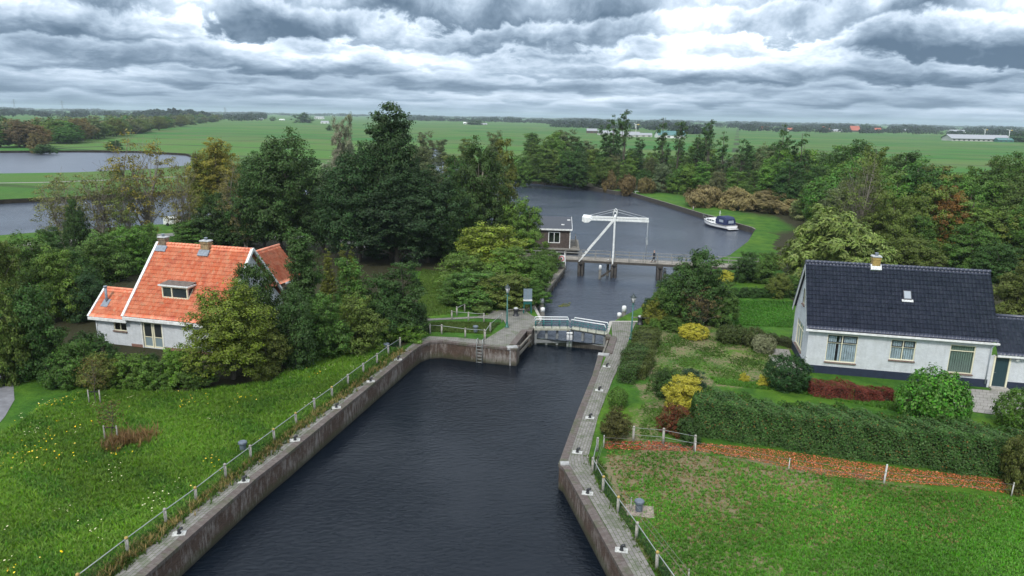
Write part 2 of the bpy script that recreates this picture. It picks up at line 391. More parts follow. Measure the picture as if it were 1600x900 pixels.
def inside(x, y, poly):
    c = False; n = len(poly); j = n - 1
    for i in range(n):
        xi, yi = poly[i]; xj, yj = poly[j]
        if (yi > y) != (yj > y) and x < (xj - xi) * (y - yi) / (yj - yi) + xi: c = not c
        j = i
    return c
def cdt(points, loops):
    pts = [Vector(p) for p in points]; edges = []
    for lp in loops:
        b = len(pts); pts += [Vector(p) for p in lp]
        edges += [(b + i, b + (i + 1) % len(lp)) for i in range(len(lp))]
    v, e, f, *_ = delaunay_2d_cdt(pts, edges, [], 0, 1e-5)
    return v, f
MOUND = G(775, 442)
def zland(x, y):
    d2 = ((x - MOUND.x) / 6.0) ** 2 + ((y - MOUND.y) / 7.0) ** 2
    return max(0.0, 1.9 * math.exp(-d2) - .35)
P_ = lambda *pp: [tuple(G(x, y)[:2]) for x, y in pp]
LAWN_R = P_((935, 700), (1090, 700), (1390, 745), (1640, 775), (1700, 1000), (1060, 1000), (960, 800))
GARDEN_R = P_((1010, 520), (1110, 500), (1240, 530), (1245, 600), (1100, 610), (1040, 700), (950, 690), (990, 620))
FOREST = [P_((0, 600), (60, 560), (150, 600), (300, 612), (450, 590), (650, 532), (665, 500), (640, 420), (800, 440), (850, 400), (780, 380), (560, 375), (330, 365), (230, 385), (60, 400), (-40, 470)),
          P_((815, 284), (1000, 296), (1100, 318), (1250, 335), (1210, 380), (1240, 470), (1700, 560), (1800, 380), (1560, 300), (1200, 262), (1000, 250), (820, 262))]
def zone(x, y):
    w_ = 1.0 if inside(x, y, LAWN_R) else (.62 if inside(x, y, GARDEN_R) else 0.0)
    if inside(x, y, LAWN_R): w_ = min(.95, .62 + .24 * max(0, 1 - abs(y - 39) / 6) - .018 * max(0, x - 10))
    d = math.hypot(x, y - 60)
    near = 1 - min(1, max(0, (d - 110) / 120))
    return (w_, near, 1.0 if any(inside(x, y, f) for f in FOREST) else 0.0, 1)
grid = []
y = 18.0
while y < 130:
    x = -60.0
    while x < 62: grid.append((x + RNG.uniform(-.2, .2), y + RNG.uniform(-.2, .2))); x += 1.25
    y += 1.25
for r_ in (150, 180, 220, 270, 340, 450, 600, 900, 1400, 2500, 5000):
    for k_ in range(60):
        a = math.radians(-80 + 160 * k_ / 59); grid.append((r_ * math.sin(a), r_ * math.cos(a)))
outer = [(-14000, -400), (14000, -400), (14000, 14000), (-14000, 14000)]
V_, Fc_ = cdt(grid, [outer, CANAL, CHAMBER, LAKE])
LOOPS = (CANAL, CHAMBER, LAKE)
lf = [];
for f in Fc_:
    cxx = sum(V_[i].x for i in f) / len(f); cyy = sum(V_[i].y for i in f) / len(f)
    if not any(inside(cxx, cyy, lp) for lp in LOOPS): lf.append(tuple(f))
me = bpy.data.meshes.new('ground')
me.from_pydata([(v.x, v.y, zland(v.x, v.y)) for v in V_], [], lf)
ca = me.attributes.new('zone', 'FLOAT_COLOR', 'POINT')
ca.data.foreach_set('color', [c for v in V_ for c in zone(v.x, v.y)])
me.materials.append(GROUND); me.validate(); me.update()
for p in me.polygons: p.use_smooth = True
tag(link(bpy.data.objects.new('ground', me)), kind='structure')
def water_obj(name, poly, z, wm=None):
    v, f = cdt([], [poly]); f = [t for t in f if inside(sum(v[i].x for i in t) / len(t), sum(v[i].y for i in t) / len(t), poly)]
    m2 = bpy.data.meshes.new(name); m2.from_pydata([(p.x, p.y, z) for p in v], [], [tuple(t) for t in f]); m2.materials.append(wm or WATER)
    tag(link(bpy.data.objects.new(name, m2)), kind='structure')
water_obj('canal_water', CANAL, ZU); water_obj('basin_water', CHAMBER, ZC, WATER_B); water_obj('lake_water', LAKE, ZU, WATER_L)
BANK = mat('earth_bank', (.055, .045, .03), .9, var=.5, vscale=1.0, bump=.5)
b = MB()
for lp in (LEFTBANK + FARBANK + RIVER2, LAKE + LAKE[:1]):
    L = 0
    for p, q in zip(lp, lp[1:]):
        b.face([(*p, ZU - .8), (*q, ZU - .8), (*q, zland(*q) + .001), (*p, zland(*p) + .001)])
        b.face([(*p, ZU - .8), (*p, zland(*p) + .001), (*q, zland(*q) + .001), (*q, ZU - .8)])
b.build('river_bank', BANK)['kind'] = 'structure'
# timber sheet edging along the near side of the far bank
def offset(line, d):
    out = []
    for i, p in enumerate(line):
        a = Vector(line[max(i - 1, 0)]); c = Vector(line[min(i + 1, len(line) - 1)]); p0 = Vector(p)
        t1 = (p0 - a).normalized() if i > 0 else (c - p0).normalized(); t2 = (c - p0).normalized() if i < len(line) - 1 else t1
        n1 = Vector((-t1.y, t1.x)); n2 = Vector((-t2.y, t2.x)); m_ = (n1 + n2)
        m_ = m_.normalized() if m_.length > 1e-6 else n1
        out.append(tuple(p0 + m_ * d / max(.45, m_.dot(n1))))
    return out
def strip(mb, A, B, z, uvw=None):
    L = 0
    for i in range(len(A) - 1):
        l = math.dist(A[i], A[i + 1]); wA = math.dist(A[i], B[i]); wB = math.dist(A[i + 1], B[i + 1])
        pts = [(*A[i], z), (*A[i + 1], z), (*B[i + 1], z), (*B[i], z)]
        uv = [(L, 0), (L + l, 0), (L + l, wB), (L, wA)]
        cr = (A[i + 1][0] - A[i][0]) * (B[i][1] - A[i][1]) - (A[i + 1][1] - A[i][1]) * (B[i][0] - A[i][0])
        if cr < 0: pts, uv = pts[::-1], uv[::-1]
        mb.face(pts, uv); L += l
edge = RIVER2[4:11]
t = thing('timber_bank_edging', 'long low dark timber edging along the far canal bank by the moored boat', 'retaining wall', (0, 0, 0))
bb = MB()
for p, q in zip(edge, edge[1:]): bb.bar((*p, -.55), (*q, -.55), .25, 1.25)
bb.build('edging_board', WOOD_D, t)
bb = MB()
for p, q in zip(edge, edge[1:]): bb.bar((*p, .10), (*q, .10), .32, .06)
bb.build('capping_board', WOOD, t)

# -- quay walls: brick face, coping, and the paving behind
def quay_wall(line, out, label):
    t = thing('quay_wall', label, 'quay wall', (0, 0, 0))
    A = line; B = offset(line, out)
    m1 = MB(); L = 0
    for i in range(len(A) - 1):
        l = math.dist(A[i], A[i + 1])
        m1.face([(*A[i], -3.2), (*A[i + 1], -3.2), (*A[i + 1], -.02), (*A[i], -.02)], [(L, -3.2), (L + l, -3.2), (L + l, 0), (L, 0)])
        L += l
    m1.build('brick_face', QUAY_BRICK, t)
    A2 = offset(line, -.05 if out > 0 else .05); Bc = offset(line, out * .55)
    m2 = MB(); strip(m2, A2, Bc, .06)
    L = 0
    for i in range(len(A) - 1):
        l = math.dist(A2[i], A2[i + 1])
        m2.face([(*A2[i], -.14), (*A2[i + 1], -.14), (*A2[i + 1], .06), (*A2[i], .06)], [(L, 0), (L + l, 0), (L + l, .2), (L, .2)]); L += l
        m2.face([(*A2[i], -.14), (*A2[i + 1], -.14), (*A[i + 1], -.141), (*A[i], -.141)])
    m2.build('coping', COPING, t)
    return Bc
BcL = quay_wall(LWALL, .8, 'long left brick quay wall of the lock basin, streaked with lime, curving to the lock head')
BcR = quay_wall(RWALL, -.8, 'right brick quay wall of the lock basin with an outward bend beside the lawn')
QL_OUT = [(-21.3, 12), (-17.64, 28.04), (-16.98, 31.51), (-15.2, 39.0), (-11.02, 54.29), (-8.78, 63.02), (-7.75, 64.47), (-5.2, 64.3), (-2.43, 63.6)]
QL_IN = [(-19.93, 12), (-16.75, 28.1), (-16.05, 31.6), (-14.35, 39), (-10.6, 54.29), (-8.68, 61.6), (-7.75, 63.15), (-5.2, 63.0), (-3.0, 62.4)]
m1 = MB(); strip(m1, QL_IN, QL_OUT, .045)
QH = P_((748, 534), (758, 531), (792, 510), (786, 500), (740, 497), (770, 486), (800, 485), (818, 484), (832, 494)) + [(3.0, 71.1), (2.6, 68.5), (1.6, 67.0), (.1, 62.0), (-.3, 61.6), (-3.0, 62.35)]
v, f = cdt([], [QH])
for tr in f:
    c = sum((v[i] for i in tr), Vector((0, 0))) / 3
    if inside(c.x, c.y, QH):
        m1.face([(*v[i], .05) for i in tr], [tuple(v[i]) for i in tr])
m1.build('quay_pavement_left', PAVE)['kind'] = 'structure'
QR_OUT = [(9.4, 12), (6.78, 29.14), (6.19, 32.85), (5.18, 36.79), (4.92, 39.4), (4.95, 40.5), (6.24, 46.61), (8.2, 53.71), (9.9, 59.2), (11.3, 65.0), (12.9, 70.6)]
QR_IN = [(8.6, 12), (5.8, 28.8), (5.1, 32.6), (4.3, 36.5), (3.6, 39.2), (3.6, 40.1), (5.25, 47.1), (7.1, 54.7), (8.4, 59.5), (9.7, 65.0), (10.3, 70.6)]
m1 = MB(); strip(m1, QR_IN, QR_OUT, .045); m1.build('quay_pavement_right', PAVE)['kind'] = 'structure'
# upstream ends of the lock head
t = thing('stone_retaining_wall', 'short grey wall beneath the paved quay on the left, upstream of the lock gates', 'wall')
m1 = MB()
for p, q in zip(UL, UL[1:3]): m1.bar((*p, -1.0), (*q, -1.0), .3, 2.1)
m1.build('wall_face', CONC, t)
t = thing('stone_retaining_wall', 'short grey wall beneath the paved quay on the right, upstream of the lock gates', 'wall')
m1 = MB(); m1.bar((9.35, 66.3, -1.0), (10.3, 70.7, -1.0), .3, 2.1); m1.bar((10.3, 70.7, -1), (13.1, 70.9, -1), .3, 2.1)
m1.build('wall_face', CONC, t)
# bank beside the jetty and behind the right shrubs
# paths
def ribbon(name, line, wid, mt, z=.02):
    A = offset(line, wid / 2); B = offset(line, -wid / 2); m_ = MB(); strip(m_, A, B, z)
    o = m_.build(name, mt); o['kind'] = 'structure'; return o
ASPH = mat('asphalt_path', (.17, .17, .18), .9, var=.25, vscale=1.5)
SHELL = mat('shell_path', (.21, .20, .175), .9, var=.25, vscale=.3)
ribbon('asphalt_path', P_((-60, 690), (-28, 655), (-12, 630), (-12, 605), (-24, 582), (-50, 560)), 2.6, ASPH)
ribbon('road', P_((-40, 392), (60, 380), (180, 372), (310, 364), (480, 372), (590, 385), (560, 384)), 3.2, SHELL)
# ribbon('gravel_drive', P_((604, 402), (590, 422), (588, 436), (594, 450)), 1.5, SHELL, .024)
ribbon('dike_path', P_((-40, 287), (0, 286), (70, 285), (180, 281), (300, 275), (395, 268), (450, 262)), 2.2, SHELL)
ribbon('garden_path', P_((1215, 545), (1222, 565), (1245, 585)), 2.0, TILE_PAVE)
m1 = MB(); m1.face([tuple(G(*q) + Vector((0, 0, .03))) for q in ((1490, 640), (1640, 660), (1650, 618), (1490, 606))], [(0, 0), (7, 0), (7, 4), (0, 4)]); m1.build('terrace', TILE_PAVE)['kind'] = 'structure'
ribbon('brick_path', P_((662, 500), (705, 498), (745, 496)), .7, PAVE, .026)
# ------------------------------------------------------------------ houses
def pantile(mb, o, u, v, Wd, Ht, tw=.24, th=.34, amp=.028, step=.035, sub=6):
    """real rows of curved tiles on the plane o + u*s + v*t"""
    o, u, v = Vector(o), Vector(u).normalized(), Vector(v).normalized(); n = u.cross(v)
    nu = max(2, round(Wd / tw)); nv = max(2, round(Ht / th)); tw, th = Wd / nu, Ht / nv
    cols = nu * sub; base = len(mb.v); rows = 0
    prof = [amp * (math.sin(2 * math.pi * (i / sub)) * .9 + .5 * math.cos(4 * math.pi * i / sub)) for i in range(sub)]
    for j in range(nv):
        for (t, lift) in ((j * th, step), ((j + 1) * th, 0.0)):
            for i in range(cols + 1):
                jit = .006 * math.sin(i * 12.9 + j * 78.2)
                mb.v.append(tuple(o + u * (i * tw / sub) + v * t + n * (prof[i % sub] + lift + jit)))
            rows += 1
    for r_ in range(rows - 1):
        for i in range(cols):
            a = base + r_ * (cols + 1) + i
            mb.f.append((a, a + 1, a + cols + 2, a + cols + 1)); j = r_ // 2
            mb.uv.append([(i / sub, j + .1), ((i + .99) / sub, j + .1), ((i + .99) / sub, j + .9), (i / sub, j + .9)]); mb.sm.append(r_ % 2 == 0)
    return mb

def wall_open(mb, o, u, Wd, Ht, openings, thick=.25, z0=0.0):
    """wall panel from o along unit u (outward normal = u x z), rectangular openings (x0, x1, z0, z1)"""
    o = Vector(o); u = Vector(u).normalized(); n = Vector((u.y, -u.x, 0)); up = Vector((0, 0, 1))
    xs = sorted({0, Wd, *[q for op in openings for q in op[:2]]}); zs = sorted({z0, Ht, *[q for op in openings for q in op[2:]]})
    P = lambda x, z, d=0: o + u * x + up * z - n * d
    for x0, x1 in zip(xs, xs[1:]):
        for a, c in zip(zs, zs[1:]):
            if any(op[0] <= x0 and x1 <= op[1] and op[2] <= a and c <= op[3] for op in openings): continue
            mb.face([P(x0, a), P(x1, a), P(x1, c), P(x0, c)], [(x0, a), (x1, a), (x1, c), (x0, c)])
    for x0, x1, a, c in openings:
        for q in (((x0, a), (x1, a)), ((x1, a), (x1, c)), ((x1, c), (x0, c)), ((x0, c), (x0, a))):
            (p0, p1), (p2, p3) = q
            mb.face([P(p0, p1), P(p0, p1, thick), P(p2, p3, thick), P(p2, p3)][::-1], [(0, 0), (thick, 0), (thick, 1), (0, 1)])
    return mb

CURT = mat('pale_curtain', (.70, .77, .84), .9, var=.2, vscale=3)
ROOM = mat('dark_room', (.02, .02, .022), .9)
def mat_glass():
    m_ = bpy.data.materials.new('clear_window_glass'); m_.use_nodes = True; n = NT(m_.node_tree)
    fr = n.m('POWER', n.n('ShaderNodeLayerWeight', {'Blend': .5}).outputs['Facing'], 3.0)
    mx = n.n('ShaderNodeMixShader', {0: n.m('ADD', n.m('MULTIPLY', fr, .8), .07), 1: n.n('ShaderNodeBsdfTransparent', {'Color': (.80, .86, .86)}), 2: n.n('ShaderNodeBsdfGlossy', {'Roughness': .02})})
    n.n('ShaderNodeOutputMaterial', {0: mx.outputs[0]}); return m_
CLEAR = mat_glass()
BLIND = mat('sage_roller_blind', (.34, .43, .37), .7, var=.08)

def window(parent, o, u, x0, x1, z0, z1, frame_m, bars=(), hbars=(), curtain=None, sill=None, topvent=None, depth=.09, name='window', fw=.07, label=None):
    """frame in the opening, pane behind it, curtains behind that"""
    o = Vector(o); u = Vector(u).normalized(); n = Vector((u.y, -u.x, 0)); up = Vector((0, 0, 1))
    P = lambda x, z, d=0.0: o + u * x + up * z - n * d
    f = MB(); dd = depth
    for a, c in ((x0 + fw / 2, x0 + fw / 2), (x1 - fw / 2, x1 - fw / 2)): f.bar(P(a, z0, dd), P(a, z1, dd), fw, .08, n)
    for z in (z0 + fw / 2, z1 - fw / 2): f.bar(P(x0 + fw, z, dd), P(x1 - fw, z, dd), .08, fw)
    for a in bars: f.bar(P(a, z0 + fw, dd), P(a, z1 - fw, dd), fw * .9, .076, n)
    for z in hbars: f.bar(P(x0 + fw, z, dd + .002), P(x1 - fw, z, dd + .002), .07, fw * .8)
    fo = f.build(name, frame_m, parent)
    if label: fo['label'] = label
    g = MB(); g.face([P(x0 + .02, z0 + .02, dd + .012), P(x1 - .02, z0 + .02, dd + .012), P(x1 - .02, z1 - .02, dd + .012), P(x0 + .02, z1 - .02, dd + .012)])
    g.build('pane', CLEAR, fo)
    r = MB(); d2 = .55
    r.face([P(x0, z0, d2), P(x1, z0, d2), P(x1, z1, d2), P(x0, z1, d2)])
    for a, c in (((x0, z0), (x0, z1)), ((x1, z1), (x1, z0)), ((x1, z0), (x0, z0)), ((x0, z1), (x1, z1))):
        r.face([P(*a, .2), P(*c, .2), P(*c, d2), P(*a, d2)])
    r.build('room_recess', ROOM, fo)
    if curtain:
        cm, parts = curtain; q = MB()
        for a, c in parts:
            N = max(4, int((c - a) / .05))
            for i in range(N):
                xa, xb = a + (c - a) * i / N, a + (c - a) * (i + 1) / N
                ya, yb = dd + .055 + .03 * math.sin(i * 1.9), dd + .10 + .03 * math.sin((i + 1) * 1.9)
                q.face([P(xa, z0 + .05, ya), P(xb, z0 + .05, yb), P(xb, z1 - .03, yb), P(xa, z1 - .03, ya)], smooth=True)
        q.build('curtain' if cm is CURT else 'roller_blind', cm, fo)
    if sill:
        s_ = MB(); s_.bar(P(x0 - .06, z0 - .05, -.03), P(x1 + .06, z0 - .05, -.03), .16, .10); s_.build('sill', sill, fo)
    if topvent:
        tv = MB()
        for a, c in topvent:
            for z in (hbars[0] + .05, z1 - .10): tv.bar(P(a, z, dd - .03), P(c, z, dd - .03), .05, .06)
            for xx in (a, c): tv.bar(P(xx, hbars[0] + .02, dd - .03), P(xx, z1 - .07, dd - .03), .06, .05, n)
        tv.build('vent_frame', DARKF, fo)
    return fo
DARKF = mat('dark_window_frame', (.03, .03, .04), .4)
SILLB = mat_brickwall('sill_brick', (.13, .06, .045), (.17, .09, .07), (.40, .37, .33), bw=.11, rh=.2, ms=.012)

X, Y, Z = Vector((1, 0, 0)), Vector((0, 1, 0)), Vector((0, 0, 1))
def chimney(parent, c, sx, sy, z0, z1, pots=1, body=YSTONE):
    m_ = MB(); m_.box((c[0], c[1], (z0 + z1) / 2), (sx, sy, z1 - z0)); m_.box((c[0], c[1], z1 - .16), (sx + .09, sy + .09, .12))
    ch = m_.build('chimney', body, parent, bevel=.012)
    m_ = MB(); m_.box((c[0], c[1], z1 + .045), (sx + .14, sy + .14, .09), taper=.94); m_.build('chimney_cap', CONC_L, ch)
    m_ = MB(); m_.tube([(c[0], c[1], z1 + .07), (c[0], c[1], z1 + .28)], [.13, .11], 10); m_.tube([(c[0], c[1], z1 + .27), (c[0], c[1], z1 + .33)], [.17, .15], 10); m_.build('flue_pot', LEAD, ch)
    return ch

# ---- right house -------------------------------------------------
RA = math.radians(-12.05); L, D, ze, zr, ov = 13.76, 6.86, 3.86, 8.80, .26
rh = thing('brick_house', 'white painted brick house with dark blue tiled gable roof beside the hedged garden', 'house', (24.76, 56.69, 0), RA)
zw = 3.66
w_ = MB()
ops = [(1.5, 3.87, 1.08, 3.44), (6.37, 8.24, 1.69, 3.41), (10.75, 12.6, .97, 3.35)]
wall_open(w_, (0, 0, 0), X, L, zw, ops, z0=.66)
opl = [(D - 5.3, D - 2.2, .98, 3.33)]
# left gable: the panel runs from the rear corner to the front corner so that it faces outwards
wall_open(w_, (0, D, 0), -Y, D, zw, opl, z0=.66)
gz = lambda y: zw + (zr - .35 - zw) * (1 - abs(y - D / 2) / (D / 2))
up_y0, up_y1, up_z0, up_z1 = 3.0, 3.95, 5.0, 6.35
w_.face([(0, D, zw), (0, up_y1, zw), (0, up_y1, gz(up_y1))], [(0, zw), (D - up_y1, zw), (D - up_y1, gz(up_y1))])
w_.face([(0, up_y0, zw), (0, 0, zw), (0, up_y0, gz(up_y0))], [(D - up_y0, zw), (D, zw), (D - up_y0, gz(up_y0))])
w_.face([(0, up_y1, zw), (0, up_y0, zw), (0, up_y0, up_z0), (0, up_y1, up_z0)], [(D - up_y1, zw), (D - up_y0, zw), (D - up_y0, up_z0), (D - up_y1, up_z0)])
w_.face([(0, up_y1, up_z1), (0, up_y0, up_z1), (0, up_y0, gz(up_y0)), (0, D / 2, gz(D / 2)), (0, up_y1, gz(up_y1))], [(2.9, 6.3), (3.8, 6.3), (3.8, 7), (3.4, 8), (2.9, 7)])
w_.face([(L, 0, 0), (L, D, 0), (L, D, zw), (L, D / 2, gz(D / 2)), (L, 0, zw)], [(0, 0), (D, 0), (D, zw), (D / 2, 8), (0, zw)])
w_.face([(L, D, 0), (0, D, 0), (0, D, zw), (L, D, zw)], [(0, 0), (L, 0), (L, zw), (0, zw)])
w_.build('wall', WHITE_BRICK, rh)
p_ = MB(); p_.box((L / 2, -.005, .315), (L + .06, .07, .70)); p_.box((-.005, D / 2, .315), (.07, D - .1, .70)); p_.build('plinth', DARK_PLINTH, rh)
for k_, (x0, x1, z0, z1) in enumerate(ops):
    if k_ == 0: window(rh, (0, 0, 0), X, x0, x1, z0, z1, CREAM, [2.68], [2.72], (CURT, [(1.6, 2.25), (2.45, 3.8)]), SILLB, [(1.6, 2.6), (2.78, 3.78)], label='wide cream-framed window with pale curtains at the left end of the front')
    if k_ == 1: window(rh, (0, 0, 0), X, x0, x1, z0, z1, CREAM, [7.3], [2.78], (CURT, [(6.4, 8.2)]), SILLB, [(6.46, 7.22), (7.38, 8.14)], label='smaller square window with pale curtains in the middle of the front')
    if k_ == 2: window(rh, (0, 0, 0), X, x0, x1, z0, z1, CREAM, [], [2.85], (BLIND, [(10.78, 12.57)]), SILLB, label='tall window with a sage green blind at the right end of the front')
window(rh, (0, D, 0), -Y, *opl[0], CREAM, [opl[0][0] + 1.03, opl[0][0] + 2.06], [2.75], (CURT, [(opl[0][0] + .1, opl[0][1] - .1)]), SILLB, label='three-light window in the gable wall')
window(rh, (0, D, 0), -Y, D - up_y1, D - up_y0, up_z0, up_z1, CREAM, [], [], (CURT, [(D - up_y1, D - up_y0)]), SILLB, label='small attic window in the gable')
sl = math.atan2(zr - ze, D / 2 + ov); slen = math.hypot(zr - ze, D / 2 + ov)
r_ = MB(); vd = Vector((0, math.cos(sl), math.sin(sl)))
pantile(r_, (-ov, -ov, ze), X, vd, L + 2 * ov, slen, .28, .39, .045, .065)
pantile(r_, (L + ov, D + ov, ze), -X, Vector((0, -math.cos(sl), math.sin(sl))), L + 2 * ov, slen, .28, .39, .045, .065)
roof = r_.build('roof', TILE_D, rh)
m_ = MB(); n_ = max(1, int((L + 2 * ov) / .33))
for i in range(n_):
    a = -ov + (L + 2 * ov) * i / n_; c = -ov + (L + 2 * ov) * (i + 1) / n_ + .03
    m_.tube([(a, D / 2, zr + .00), (c, D / 2, zr + .015)], [.14, .155], 8)
m_.build('ridge_tiles', TILE_D, roof)
for s in (-ov + .05, L + ov - .06):
    m_ = MB(); m_.bar((s, -ov + .02, ze - .27), (s, D / 2 + .02, zr - .30), .05, .24); m_.bar((s, D + ov - .02, ze - .27), (s, D / 2 - .02, zr - .30), .052, .24); m_.build('bargeboard', WHITE, roof)
m_ = MB(); m_.box((L / 2, -ov + .02, ze - .15), (L + 2 * ov, .05, .2)); m_.box((L / 2, -.12, ze - .24), (L + .1, .26, .03)); m_.build('fascia', WHITE, roof)
m_ = MB(); m_.box((L / 2, -ov - .07, ze - .12), (L + 2 * ov + .1, .14, .13)); m_.build('gutter', WHITE, roof)
m_ = MB(); m_.tube([(L + .05, -ov, ze - .15), (L - .12, -.08, ze - .55), (L - .12, -.08, .3)], .045, 8); m_.build('downpipe', mat('grey_blue_pipe', (.42, .47, .52), .5), rh)
chimney(rh, (5.3, D / 2, 0), .62, .62, 8.2, 9.55)
m_ = MB(); m_.box((5.3, D / 2 - .22, 8.62), (.84, .5, .36), rot=Matrix.Rotation(sl, 3, 'X')); m_.build('chimney_flashing', mat('white_flashing', (.6, .62, .62), .6, var=.5, vscale=9), rh)
def on_roof(x, t, off): return Vector((x, -ov, ze)) + vd * t + Vector((0, -math.sin(sl), math.cos(sl))) * off
m_ = MB(); c = on_roof(7.58, 3.55, .10); R_ = Matrix.Rotation(sl, 3, 'X')
m_.box(c, (.62, .80, .12), rot=R_); sk = m_.build('skylight', DARKF, rh)
m_ = MB(); m_.box(on_roof(7.58, 3.55, .165), (.50, .66, .02), rot=R_); m_.build('pane', mat('skylight_glass', (.30, .33, .36), .15), sk)
m_ = MB(); m_.box(on_roof(7.58, 3.06, .085), (.86, .22, .04), rot=R_); m_.build('apron_flashing', mat('pale_flashing', (.55, .56, .55), .6, var=.4, vscale=9), sk)
# annex on the right
ax = L + .0; aw = 6.0
an = MB(); od = [(13.98 - L + .02, 15.2 - L, .16, 2.70)]
wall_open(an, (ax, .02, 0), X, aw, 2.72, od, z0=.0); an.face([(ax + aw, 0, 0), (ax + aw, 4, 0), (ax + aw, 4, 2.7), (ax + aw, 2, 5.6), (ax + aw, 0, 2.7)])
an.build('annex_wall', WHITE_BRICK, rh)
m_ = MB(); m_.box((ax + (od[0][1] + aw) / 2, .005, .3), (aw - od[0][1], .06, .64)); m_.build('annex_plinth', DARK_PLINTH, rh)
m_ = MB(); asl = math.atan2(5.5 - 2.85, 2.3)
pantile(m_, (ax + ov + .02, -.3, 2.86), X, (0, math.cos(asl), math.sin(asl)), aw, 2.3 / math.cos(asl), .27, .36)
pantile(m_, (ax + ov + .02 + aw, 4.3, 2.86), -X, (0, -math.cos(asl), math.sin(asl)), aw, 2.3 / math.cos(asl), .27, .36)
m_.tube([(ax + .1, 2, 5.52), (ax + aw + .3, 2, 5.52)], .14, 8)
m_.build('annex_roof', TILE_D, rh)
m_ = MB(); m_.box((ax + ov + aw / 2 + .05, -.32, 2.78), (aw, .12, .14)); m_.build('annex_gutter', WHITE, rh)
m_ = MB(); x0, x1 = ax + od[0][0], ax + od[0][1]
for xx in (x0 + .06, x1 - .06): m_.bar((xx, -.01, .0), (xx, -.01, 2.70), .12, .1, Y)
m_.bar((x0 + .12, -.01, 2.64), (x1 - .12, -.01, 2.64), .1, .12); m_.build('door_frame', CREAM, rh)
m_ = MB(); m_.box(((x0 + x1) / 2, .06, 1.35), (x1 - x0 - .24, .06, 2.42))
for i in range(5): m_.box((x0 + .24 + i * .18, .025, 1.35), (.012, .012, 2.3))
dr = m_.build('door', mat('teal_dark_door', (.018, .045, .055), .45), rh)
m_ = MB(); m_.bar((x0 + .17, 0, 1.3), (x0 + .30, 0, 1.3), .03, .03); m_.build('handle', STEEL, dr)
m_ = MB(); m_.box(((x0 + x1) / 2, -.35, .08), (1.3, .6, .16)); m_.build('doorstep', CONC, rh)
m_ = MB(); m_.tube([(15.6, -.08, 2.55), (15.6, -.2, 2.5)], [.09, .12], 10); m_.build('wall_light', WHITE, rh)

# ---- left house ---------------------------------------------------
LA = math.radians(-13.76); L, D, ze, zr, ov = 9.25, 9.61, 2.82, 8.48, .3
lh = thing('brick_house', 'white brick house with orange pantiled roof, dormer and two chimneys among trees', 'house', (-33.7, 60.07, 0), LA)
zw = 2.75
w_ = MB(); ops = [(1.28, 3.36, .05, 2.42)]
wall_open(w_, (0, 0, 0), X, L, zw, ops, z0=0)
gl = zr - .4
w_.face([(0, D, 0), (0, 0, 0), (0, 0, zw), (0, D / 2, gl), (0, D, zw)], [(0, 0), (D, 0), (D, zw), (D / 2, gl), (0, zw)])
w_.face([(L, 0, 0), (L, D, 0), (L, D, zw), (L, D / 2, gl), (L, 0, zw)], [(0, 0), (D, 0), (D, zw), (D / 2, gl), (0, zw)])
w_.face([(L, D, 0), (0, D, 0), (0, D, zw), (L, D, zw)], [(0, 0), (L, 0), (L, zw), (0, zw)])
w_.build('wall', WHITE_BRICK, lh)
m_ = MB(); m_.box((.64, -.012, .12), (1.26, .05, .26)); m_.box((L / 2 + 1.7, -.012, .12), (L - 3.4, .05, .26)); m_.build('plinth', RED_BRICK, lh)
GLD = mat('dark_glass_door', (.03, .035, .038), .08)
for k_, (x0, x1) in enumerate(((1.33, 2.30), (2.36, 3.32))):
    f = MB()
    for xx in (x0 + .06, x1 - .06): f.bar((xx, .08, .06), (xx, .08, 2.40), .12, .07, Y)
    for z in (.13, 2.33, 1.02): f.bar((x0 + .12, .08, z), (x1 - .12, .08, z), .07, .12 if z != 1.02 else .05)
    fd = f.build('french_door', CREAM, lh)
    g = MB(); g.box(((x0 + x1) / 2, .10, 1.68), (x1 - x0 - .24, .02, 1.25)); g.build('pane', GLD, fd)
    g = MB(); g.box(((x0 + x1) / 2, .10, .57), (x1 - x0 - .24, .024, .85)); g.build('frosted_panel', mat('frosted_panel', (.20, .26, .28), .3), fd)
m_ = MB(); m_.box((2.33, .0, 2.47), (2.3, .10, .08)); m_.box((1.24, -.01, 1.22), (.10, .08, 2.42)); m_.box((3.40, -.01, 1.22), (.10, .08, 2.42)); m_.build('door_frame', WHITE, lh)
sl = math.atan2(zr - ze, D / 2 + ov); slen = math.hypot(zr - ze, D / 2 + ov); vd = Vector((0, math.cos(sl), math.sin(sl)))
r_ = MB(); pantile(r_, (-ov, -ov, ze), X, vd, L + 2 * ov, slen, .27, .40, .038, .055)
pantile(r_, (L + ov, D + ov, ze), -X, (0, -math.cos(sl), math.sin(sl)), L + 2 * ov, slen, .27, .40, .038, .055)
roof = r_.build('roof', TILE_O, lh)
m_ = MB(); n_ = int((L + 2 * ov) / .36)
for i in range(n_):
    a = -ov + (L + 2 * ov) * i / n_; c = -ov + (L + 2 * ov) * (i + 1) / n_ + .04
    m_.tube([(a, D / 2, zr), (c, D / 2, zr + .02)], [.13, .15], 8)
m_.build('ridge_tiles', TILE_O, roof)
for s in (-ov - .03, L + ov + .03):
    m_ = MB(); m_.bar((s, -ov - .06, ze - .02), (s, D / 2 + .02, zr + .08), .24, .20); m_.bar((s, D + ov + .06, ze - .02), (s, D / 2 - .02, zr + .08), .236, .20); m_.build('bargeboard', WHITE, roof)
m_ = MB(); m_.box((L / 2, -ov - .05, ze - .16), (L + 2 * ov, .20, .26)); m_.box((L / 2, -.16, ze - .27), (L + .1, .30, .03)); m_.build('fascia', WHITE, roof)
chimney(lh, (-.05 + .35, D / 2, 0), .72, .55, 7.9, 9.05, body=mat('brown_stone', (.20, .15, .10), .9, var=.45, vscale=5, bump=.4))
